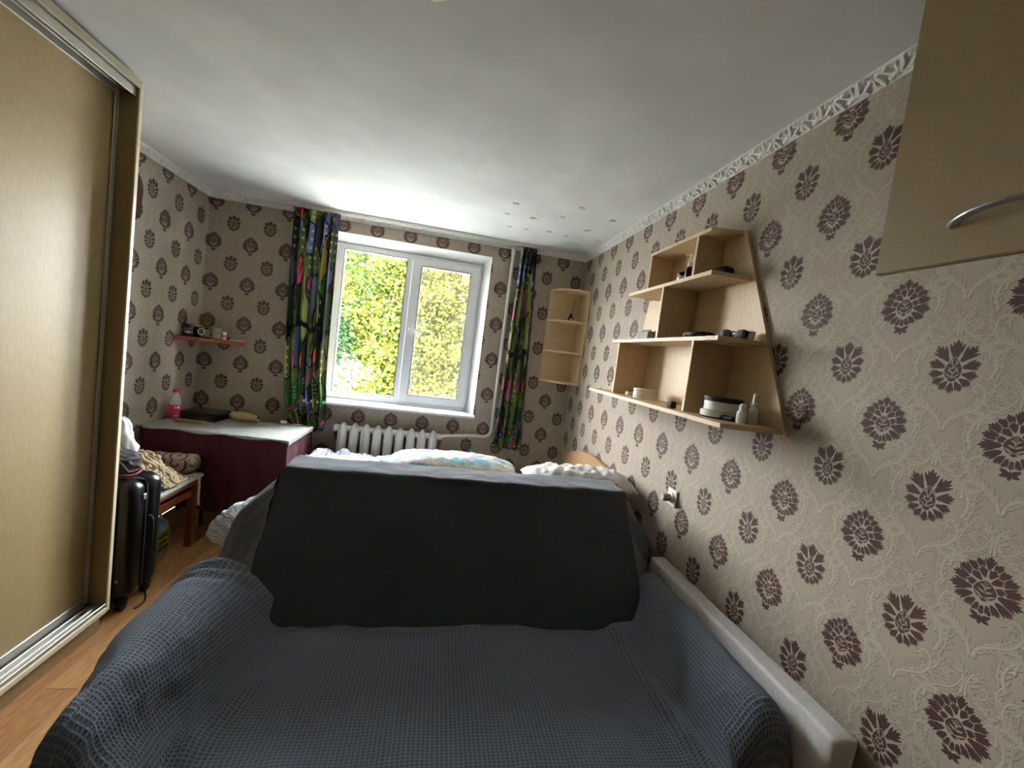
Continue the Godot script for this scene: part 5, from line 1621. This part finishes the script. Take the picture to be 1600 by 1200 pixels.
	obj("label", one_box(Vector3(0.074, 0.14, 0.0), Vector3(0.004, 0.13, 0.12), 0.001), mat(Color(0.50, 0.52, 0.10), 0.5), cb)
	var lm := new_st()
	for k in 3: box(lm, Vector3(0.0768, 0.105 + k * 0.036, 0.0), Vector3(0.001, 0.014, 0.09 - 0.02 * (k % 2)), 0.0003)
	obj("label_print", lm, M.black, cb)
	# suitcase
	var sx0 := -3.03
	var sx1 := -2.598
	var st2 := thing("suitcase", "black hard-shell suitcase on wheels standing behind the wardrobe's end panel", "suitcase", Vector3(-2.81, 0, 1.385))
	var off := Vector3(2.81, 0, -1.385)
	var ridge := func(p: Vector3) -> Vector3:
		var out := Vector3.ZERO
		for k in 3:
			var g := exp(-pow((p.x + 2.655 - 0.0 + k * 0.03) / 0.007, 2.0)) + exp(-pow((p.x + 2.97 - k * 0.03) / 0.007, 2.0))
			out.y += 0.006 * g * (1.0 if p.y > 0.5 else 0.0)
			out.z += 0.006 * g * (signf(p.z - 1.385) if absf(p.z - 1.385) > 0.06 else 0.0)
		return out
	obj("shell", soft_box(Vector3(sx0, 0.062, 1.391), Vector3(sx1, 0.665, 1.505), 0.05, 150, 60, ridge), M.black_shell, st2).position = off
	obj("shell", soft_box(Vector3(sx0, 0.062, 1.262), Vector3(sx1, 0.665, 1.379), 0.05, 150, 60, ridge), M.black_shell, st2).position = off
	obj("zip", soft_box(Vector3(sx0 + 0.008, 0.070, 1.372), Vector3(sx1 - 0.008, 0.657, 1.398), 0.04, 60, 20), M.rubber, st2).position = off
	for x in [sx0 + 0.05, sx1 - 0.045]:
		for z in [1.30, 1.47]:
			var wst := new_st(true)
			lathe(wst, [Vector2(0, -0.012), Vector2(0.026, -0.012), Vector2(0.029, -0.006), Vector2(0.029, 0.006), Vector2(0.026, 0.012), Vector2(0, 0.012)], 18, Vector3(x, 0.029, z), Basis(Vector3.BACK, PI / 2))
			box(wst, Vector3(x, 0.052, z), Vector3(0.045, 0.03, 0.045), 0.008)
			obj("wheel", wst, M.rubber, st2).position = off
	obj("side_handle", one_tube(curve_pts([Vector3(sx1 - 0.002, 0.30, 1.385), Vector3(sx1 + 0.018, 0.32, 1.385), Vector3(sx1 + 0.018, 0.44, 1.385), Vector3(sx1 - 0.002, 0.46, 1.385)], 16), 0.009, 8), M.rubber, st2).position = off
	obj("latch", one_box(Vector3(sx1 + 0.003, 0.58, 1.43), Vector3(0.008, 0.03, 0.02), 0.002), M.alu, st2).position = off
	obj("stud", one_lathe([Vector2(0, 0), Vector2(0.008, 0), Vector2(0.006, 0.005), Vector2(0, 0.006)], 12, Vector3(sx1 - 0.05, 0.17, 1.5045), Basis(Vector3.RIGHT, PI / 2)), M.alu, st2).position = off
	obj("strap", one_tube(curve_pts([Vector3(sx1 + 0.004, 0.16, 1.39), Vector3(sx1 + 0.012, 0.08, 1.395), Vector3(sx1 + 0.02, 0.012, 1.40), Vector3(sx1 + 0.01, 0.005, 1.46)], 14), 0.004, 6), M.rubber, st2).position = off
	# soft bag on top
	M.violet_grey = mat(Color(0.23, 0.20, 0.22), 0.8)
	var hb := thing("handbag", "slouchy dark violet-grey bag with a red trim lying on the suitcase", "bag", Vector3(-2.80, 0.672, 1.385))
	obj("body", blob(0.135, 0.062, 0.095, 24, 0.85, 0.3, 1.5, 14, Vector3(0, 0.058, 0)), M.violet_grey, hb)
	var tr := new_st(true)
	for k in 2:
		var pts := []
		for i in 13:
			var a := -0.5 + i * 0.22
			pts.append(Vector3(cos(a) * (0.142 - k * 0.006), 0.012 + k * 0.018 + 0.004 * sin(i * 1.3), sin(a) * (0.102 - k * 0.004)))
		tube(tr, curve_pts(pts, 30), 0.006, 6)
	obj("trim", tr, mat(Color(0.46, 0.13, 0.11), 0.6), hb)
	obj("strap", one_tube(curve_pts([Vector3(-0.06, 0.10, 0.03), Vector3(0.0, 0.135, 0.05), Vector3(0.08, 0.10, 0.07), Vector3(0.135, 0.03, 0.06)], 16), 0.008, 7), M.violet_grey, hb)

# ------------------------------------------------------------------ small fittings
func build_small_fittings():
	# socket with a plug in it
	var so := thing("power_socket", "white wall socket with a plug in it on the right wall beside the bed pillows", "socket", Vector3(-0.001, 0.925, 1.90))
	obj("plate", one_box(Vector3(-0.005, 0, 0), Vector3(0.009, 0.082, 0.082), 0.004), M.white_plastic, so)
	obj("ring", one_lathe([Vector2(0.0, 0), Vector2(0.026, 0), Vector2(0.026, 0.008), Vector2(0.021, 0.010), Vector2(0.0, 0.010)], 24, Vector3(-0.009, 0, 0), Basis(Vector3.BACK, PI / 2)), M.white_plastic, so)
	var pl := thing("plug", "pale grey plug sitting in the wall socket", "plug", Vector3(-0.0195, 0.925, 1.90))
	obj("body", one_lathe([Vector2(0, 0), Vector2(0.018, 0), Vector2(0.019, 0.004), Vector2(0.019, 0.032), Vector2(0.015, 0.042), Vector2(0, 0.042)], 16, Vector3.ZERO, Basis(Vector3.BACK, PI / 2)), mat(Color(0.74, 0.73, 0.70), 0.5), pl)
	# open cabinet door at the upper right, its cabinet out of frame
	var cab := thing("wall_cabinet", "beige wall cabinet with its door swung open at the upper right", "cabinet", Vector3(-0.14, 1.77, 3.9))
	var off := Vector3(0.14, -1.77, -3.9)
	var C := func(called: String, st: SurfaceTool, m: Material, parent: Node3D = cab) -> MeshInstance3D:
		var o := obj(called, st, m, parent)
		if parent == cab: o.position = off
		return o
	for x in [-0.255, -0.012]: C.call("side_panel", minmax(Vector3(x - 0.009, 1.812, 3.52), Vector3(x + 0.009, 2.47, 4.28), 0.001), M.cab)
	C.call("bottom_panel", minmax(Vector3(-0.246, 1.812, 3.52), Vector3(-0.021, 1.830, 4.28), 0.001), M.cab)
	C.call("top_panel", minmax(Vector3(-0.246, 2.452, 3.52), Vector3(-0.021, 2.47, 4.28), 0.001), M.cab)
	C.call("back_panel", minmax(Vector3(-0.246, 1.830, 4.262), Vector3(-0.021, 2.452, 4.28), 0.001), M.cab)
	var d: MeshInstance3D = C.call("door", minmax(Vector3(-0.268, DOOR_Y0, DOOR_Z0), Vector3(-0.250, 2.478, 3.515), 0.0025), M.cab)
	var hz := HANDLE
	var pts := []
	for k in 17:
		var s := k / 16.0
		pts.append(Vector3(-0.268 - 0.030 * pow(sin(PI * clampf(s, 0.0, 1.0)), 0.6), lerpf(hz[0].y, hz[1].y, s) + 0.004 * sin(PI * s), lerpf(hz[0].z, hz[1].z, s)))
	obj("handle", one_tube(pts, 0.0075, 10, 0.62), M.metal, d)
	for y in [1.90, 2.36]: obj("hinge", one_box(Vector3(-0.249, y, 3.515), Vector3(0.012, 0.05, 0.03), 0.002), M.metal, d)
	# dark red plaque on the left wall
	var pq := PackedVector2Array()
	for k in 25:
		var a := PI * k / 24.0
		pq.append(Vector2(0.14 * cos(a) * (1.0 - 0.0 * k), 0.16 + 0.13 * sin(a)))
	pq.append(Vector2(-0.135, 0.0))
	pq.append(Vector2(0.128, 0.0))
	var ps := new_st()
	prism(ps, pq, func(a, b, dd): return Vector3(dd, b, -a), 0.0, 0.022, 0.005)
	var po := thing("wall_plaque", "dark maroon round-topped plaque on the left wall, mostly behind the wardrobe", "plaque", Vector3(-ROOM_W + 0.001, 2.065, 0.905))
	obj("board", ps, mat(Color(0.22, 0.07, 0.08), 0.45), po)
	var pr := PackedVector2Array()
	for p in pq: pr.append(Vector2(p.x * 0.8, 0.03 + p.y * 0.82))
	var ps2 := new_st()
	prism(ps2, pr, func(a, b, dd): return Vector3(dd, b, -a), 0.022, 0.027, 0.002)
	obj("panel", ps2, mat(Color(0.27, 0.10, 0.11), 0.5), po)
	# ceiling lamp, only its rim in view
	var la := thing("ceiling_lamp", "round ceiling lamp of pale glass on a metal base, cut by the top edge", "lamp", Vector3(-1.361, 2.5, 2.62))
	obj("base", one_lathe([Vector2(0, -0.022), Vector2(0.13, -0.022), Vector2(0.14, -0.014), Vector2(0.14, 0.0), Vector2(0, 0.0)], 40), M.chrome, la)
	obj("shade", one_lathe([Vector2(0, -0.085), Vector2(0.05, -0.080), Vector2(0.09, -0.066), Vector2(0.118, -0.045), Vector2(0.126, -0.022), Vector2(0, -0.022)], 40), mat(Color(0.93, 0.92, 0.84), 0.2), la)
	obj("finial", one_lathe([Vector2(0, -0.10), Vector2(0.006, -0.098), Vector2(0.009, -0.092), Vector2(0.007, -0.084), Vector2(0, -0.084)], 14), M.chrome, la)
	# phosphorescent stickers on the ceiling
	M.glow_star = mat(Color(0.72, 0.76, 0.66), 0.5)
	M.glow_moon = mat(Color(0.70, 0.80, 0.50), 0.5)
	var stars := [
		[-0.849, 1.004, 0.026, "star sticker on the ceiling, the one nearest the camera left of centre"],
		[-0.873, 0.779, 0.022, "leftmost star sticker on the ceiling in the middle row"],
		[-0.686, 0.789, 0.030, "largest star sticker on the ceiling, in the middle of the cluster"],
		[-0.509, 0.924, 0.022, "star sticker on the ceiling right of the largest star"],
		[-0.444, 1.147, 0.026, "star sticker on the ceiling furthest from the window"],
		[-0.810, 0.503, 0.024, "leftmost star sticker in the row closest to the curtain rail"],
		[-0.677, 0.518, 0.020, "small star sticker between the leftmost and middle ones by the rail"],
		[-0.508, 0.556, 0.028, "broad star sticker on the ceiling above the moon's left end"],
		[-0.270, 0.746, 0.030, "large star sticker on the ceiling above and right of the moon"],
		[-0.364, 0.522, 0.018, "tiny star sticker directly above the moon sticker"],
		[-0.116, 0.554, 0.020, "star sticker on the ceiling beside the right cornice, nearer the corner"],
		[-0.192, 1.031, 0.024, "star sticker on the ceiling beside the right cornice, nearer the camera"]]
	for k in stars.size():
		var poly := PackedVector2Array()
		for i in 10:
			var a := TAU * i / 10.0 + k * 0.7
			poly.append(Vector2(cos(a), sin(a)) * stars[k][2] * (1.0 if i % 2 == 0 else 0.45))
		var ss := new_st()
		prism(ss, poly, func(a, b, dd): return Vector3(a, -dd, b), 0.0, 0.0022)
		var so2 := obj("star_sticker", ss, M.glow_star)
		so2.position = Vector3(stars[k][0], 2.4998, stars[k][1])
		tag(so2, stars[k][3], "sticker", "glow-in-the-dark stars on the ceiling")
	var mp := PackedVector2Array()
	for i in 21:
		var a := lerpf(-2.0, 2.0, i / 20.0)
		mp.append(Vector2(cos(a), sin(a)) * 0.075)
	for i in range(1, 20):
		var a := lerpf(2.0, -2.0, i / 20.0)
		mp.append(Vector2(-0.045 + cos(a) * 0.066 * 1.0, sin(a) * 0.0715))
	var ms := new_st()
	prism(ms, mp, func(a, b, dd): return Vector3(-b, -dd, a), 0.0, 0.0025)
	var mo := obj("moon_sticker", ms, M.glow_moon)
	mo.position = Vector3(-0.252, 2.4998, 0.33)
	tag(mo, "greenish crescent moon sticker on the ceiling near the right corner", "sticker")

const DOOR_Y0 := 1.805
const DOOR_Z0 := 2.94
const HANDLE := [Vector3(0, 1.876, 3.075), Vector3(0, 1.892, 3.215)]

# ------------------------------------------------------------------ outside the window
func leaf_mesh(size: float) -> ArrayMesh:
	# a small folded leaf with five lobes
	var st := new_st()
	var rim := [Vector3(0, 0, 0), Vector3(0.35, 0.05, 0.15), Vector3(0.5, 0.02, 0.5), Vector3(0.22, 0.06, 0.6), Vector3(0.0, 0.0, 1.0), Vector3(-0.22, 0.06, 0.6), Vector3(-0.5, 0.02, 0.5), Vector3(-0.35, 0.05, 0.15)]
	var c := Vector3(0, -0.04, 0.45)
	for k in 8:
		tri(st, c * size, rim[k] * size, rim[(k + 1) % 8] * size, Vector3.UP)
	st.generate_normals()
	return st.commit()

func tree(called: String, label: String, base: Vector3, height: float, crowns: Array, cols: Array, n: int, leaf: float, sd: int, lean := Vector3.ZERO, group := "trees outside the window"):
	var t := thing(called, label, "tree", base, 0.0, group)
	var r := RandomNumberGenerator.new()
	r.seed = sd
	var top := Vector3(0, height * 0.8, 0) + lean
	obj("trunk", one_tube(curve_pts([Vector3.ZERO, top * 0.35 + Vector3(0.12, 0, 0.05), top * 0.7 - Vector3(0.1, 0, 0), top], 14), 0.13, 9, 1.0, 0.03), M.bark, t)
	var bs := new_st(true)
	var twigs := []
	for c in crowns:
		for k in 9:
			var from := top * r.randf_range(0.35, 0.9)
			var dir := Vector3(r.randfn(), r.randfn() * 0.8, r.randfn()).normalized()
			var to: Vector3 = c[0] + Vector3(dir.x * c[1].x, dir.y * c[1].y, dir.z * c[1].z) * 0.85
			var pts := curve_pts([from, from.lerp(to, 0.5) + Vector3(0, 0.25, 0), to], 8)
			tube(bs, pts, 0.035, 5, 1.0, 0.008)
			twigs.append(pts)
	obj("branches", bs, M.bark, t)
	var mm := MultiMesh.new()
	mm.transform_format = MultiMesh.TRANSFORM_3D
	mm.use_colors = true
	mm.mesh = leaf_mesh(leaf)
	mm.mesh.surface_set_material(0, M.leaf)
	mm.instance_count = n
	var clumps := []
	for c in crowns:
		for k in int(c[2]):
			var d := Vector3(r.randfn(), r.randfn(), r.randfn()).normalized() * pow(r.randf(), 0.45)
			clumps.append([c[0] + Vector3(d.x * c[1].x, d.y * c[1].y, d.z * c[1].z), r.randf_range(0.12, 0.42), r.randf()])
	for k in n:
		var c = clumps[r.randi() % clumps.size()]
		var p: Vector3 = c[0] + Vector3(r.randfn(), r.randfn() * 0.7, r.randfn()) * c[1]
		var b := Basis.from_euler(Vector3(r.randf_range(0.2, 1.5), r.randf() * TAU, r.randf_range(-0.6, 0.6))).scaled(Vector3.ONE * r.randf_range(0.65, 1.25))
		mm.set_instance_transform(k, Transform3D(b, p))
		var f := clampf(c[2] + r.randfn() * 0.22, 0.0, 0.999) * (cols.size() - 1)
		var col: Color = cols[int(f)].lerp(cols[int(f) + 1], f - int(f))
		mm.set_instance_color(k, (col * r.randf_range(0.44, 0.78)).srgb_to_linear())
	var mi := MultiMeshInstance3D.new()
	mi.name = "foliage"
	mi.multimesh = mm
	mi.set_meta("kind", "stuff")
	t.add_child(mi, true)

func build_outside():
	M.bark = mat(Color(0.38, 0.32, 0.26), 0.9)
	M.leaf = mat(Color(1, 1, 1), 0.95, 0.0, 0.1)
	M.leaf.vertex_color_use_as_albedo = true
	M.leaf.cull_mode = BaseMaterial3D.CULL_DISABLED
	M.leaf.backlight_enabled = true
	M.leaf.backlight = Color(0.07, 0.08, 0.02)
	M.ground = tri_tex(mat(Color(1, 1, 1), 0.95), noise_tex(256, 256, 0.03, 51, two(Color(0.56, 0.55, 0.52), Color(0.66, 0.65, 0.62))), Vector3(0.3, 0.3, 0.3))
	struct("ground", "pale paved yard outside, seen through the lower part of the window", one_box(Vector3(-2, -1.15, -30.5), Vector3(90, 0.3, 60), 0.01), M.ground)
	var G := -1.0
	var green := [Color(0.27, 0.38, 0.18), Color(0.45, 0.54, 0.21), Color(0.62, 0.65, 0.26), Color(0.76, 0.70, 0.28)]
	var yellow := [Color(0.42, 0.47, 0.20), Color(0.60, 0.61, 0.25), Color(0.72, 0.68, 0.30), Color(0.60, 0.57, 0.26)]
	var deep := [Color(0.16, 0.30, 0.12), Color(0.24, 0.40, 0.16), Color(0.38, 0.50, 0.16)]
	var bluish := [Color(0.16, 0.29, 0.17), Color(0.24, 0.38, 0.24), Color(0.34, 0.46, 0.28)]
	tree("broadleaf_tree", "yellow-green broadleaf tree filling the fixed left window pane", Vector3(-3.2, G, -11.0), 6.2, [[Vector3(0.0, 3.0, 0), Vector3(1.3, 1.1, 1.2), 60], [Vector3(-0.9, 4.6, -0.2), Vector3(1.2, 1.1, 1.2), 14], [Vector3(0.7, 1.9, 0.4), Vector3(0.9, 0.8, 0.8), 34], [Vector3(0.6, 5.0, 0), Vector3(1.0, 0.9, 1.0), 24], [Vector3(0.3, 1.0, 0.3), Vector3(1.3, 0.55, 0.7), 34]], green, 20000, 0.13, 5)
	tree("broadleaf_tree", "yellowing tree with fine leaves behind the screened right pane", Vector3(-0.7, G, -10.0), 6.4, [[Vector3(0, 2.6, 0), Vector3(1.5, 1.1, 1.1), 70], [Vector3(-0.2, 4.3, 0), Vector3(1.5, 1.2, 1.2), 70], [Vector3(0.3, 5.6, 0), Vector3(1.2, 0.9, 1.2), 30], [Vector3(0, 1.3, 0.2), Vector3(1.4, 0.5, 0.8), 40]], yellow, 24000, 0.105, 6)
	tree("broadleaf_tree", "tall deep green tree standing further back at the upper left of the window", Vector3(-5.6, G, -16.0), 8.0, [[Vector3(0.4, 5.2, 0), Vector3(2.0, 1.6, 1.6), 60], [Vector3(0.2, 3.4, 0), Vector3(1.7, 1.2, 1.5), 40]], deep, 9000, 0.16, 7)
	tree("broadleaf_tree", "pale green tree far behind the mullion of the window", Vector3(-1.6, G, -18.0), 7.6, [[Vector3(0, 4.6, 0), Vector3(3.0, 2.0, 1.8), 90], [Vector3(-1.5, 2.9, 0), Vector3(1.6, 1.2, 1.2), 30]], green, 10000, 0.17, 8)
	tree("shrub", "low bluish green shrub at the left edge of the window", Vector3(-4.75, G, -10.4), 3.4, [[Vector3(0.1, 2.4, 0), Vector3(0.55, 0.8, 0.5), 40]], bluish, 4000, 0.09, 9, Vector3.ZERO, "")
	for k in 4:
		var lx: float = [-8.2, -5.0, -1.6, 1.6][k]
		tree("hedge_tree", ["dense green tree far left behind the yard", "dense olive tree far behind the left pane", "dense yellow-green tree far behind the right pane", "dense green tree far right behind the yard"][k], Vector3(lx, G, -21.0 - 1.5 * (k % 2)), 7.5, [[Vector3(0, 4.4, 0), Vector3(2.2, 1.9, 1.2), 60], [Vector3(0, 2.3, 0), Vector3(2.3, 1.3, 1.1), 50], [Vector3(0.5, 6.4, 0), Vector3(1.5, 1.0, 1.0), 20]], [deep, green, yellow, deep][k], 10000, 0.24, 20 + k)
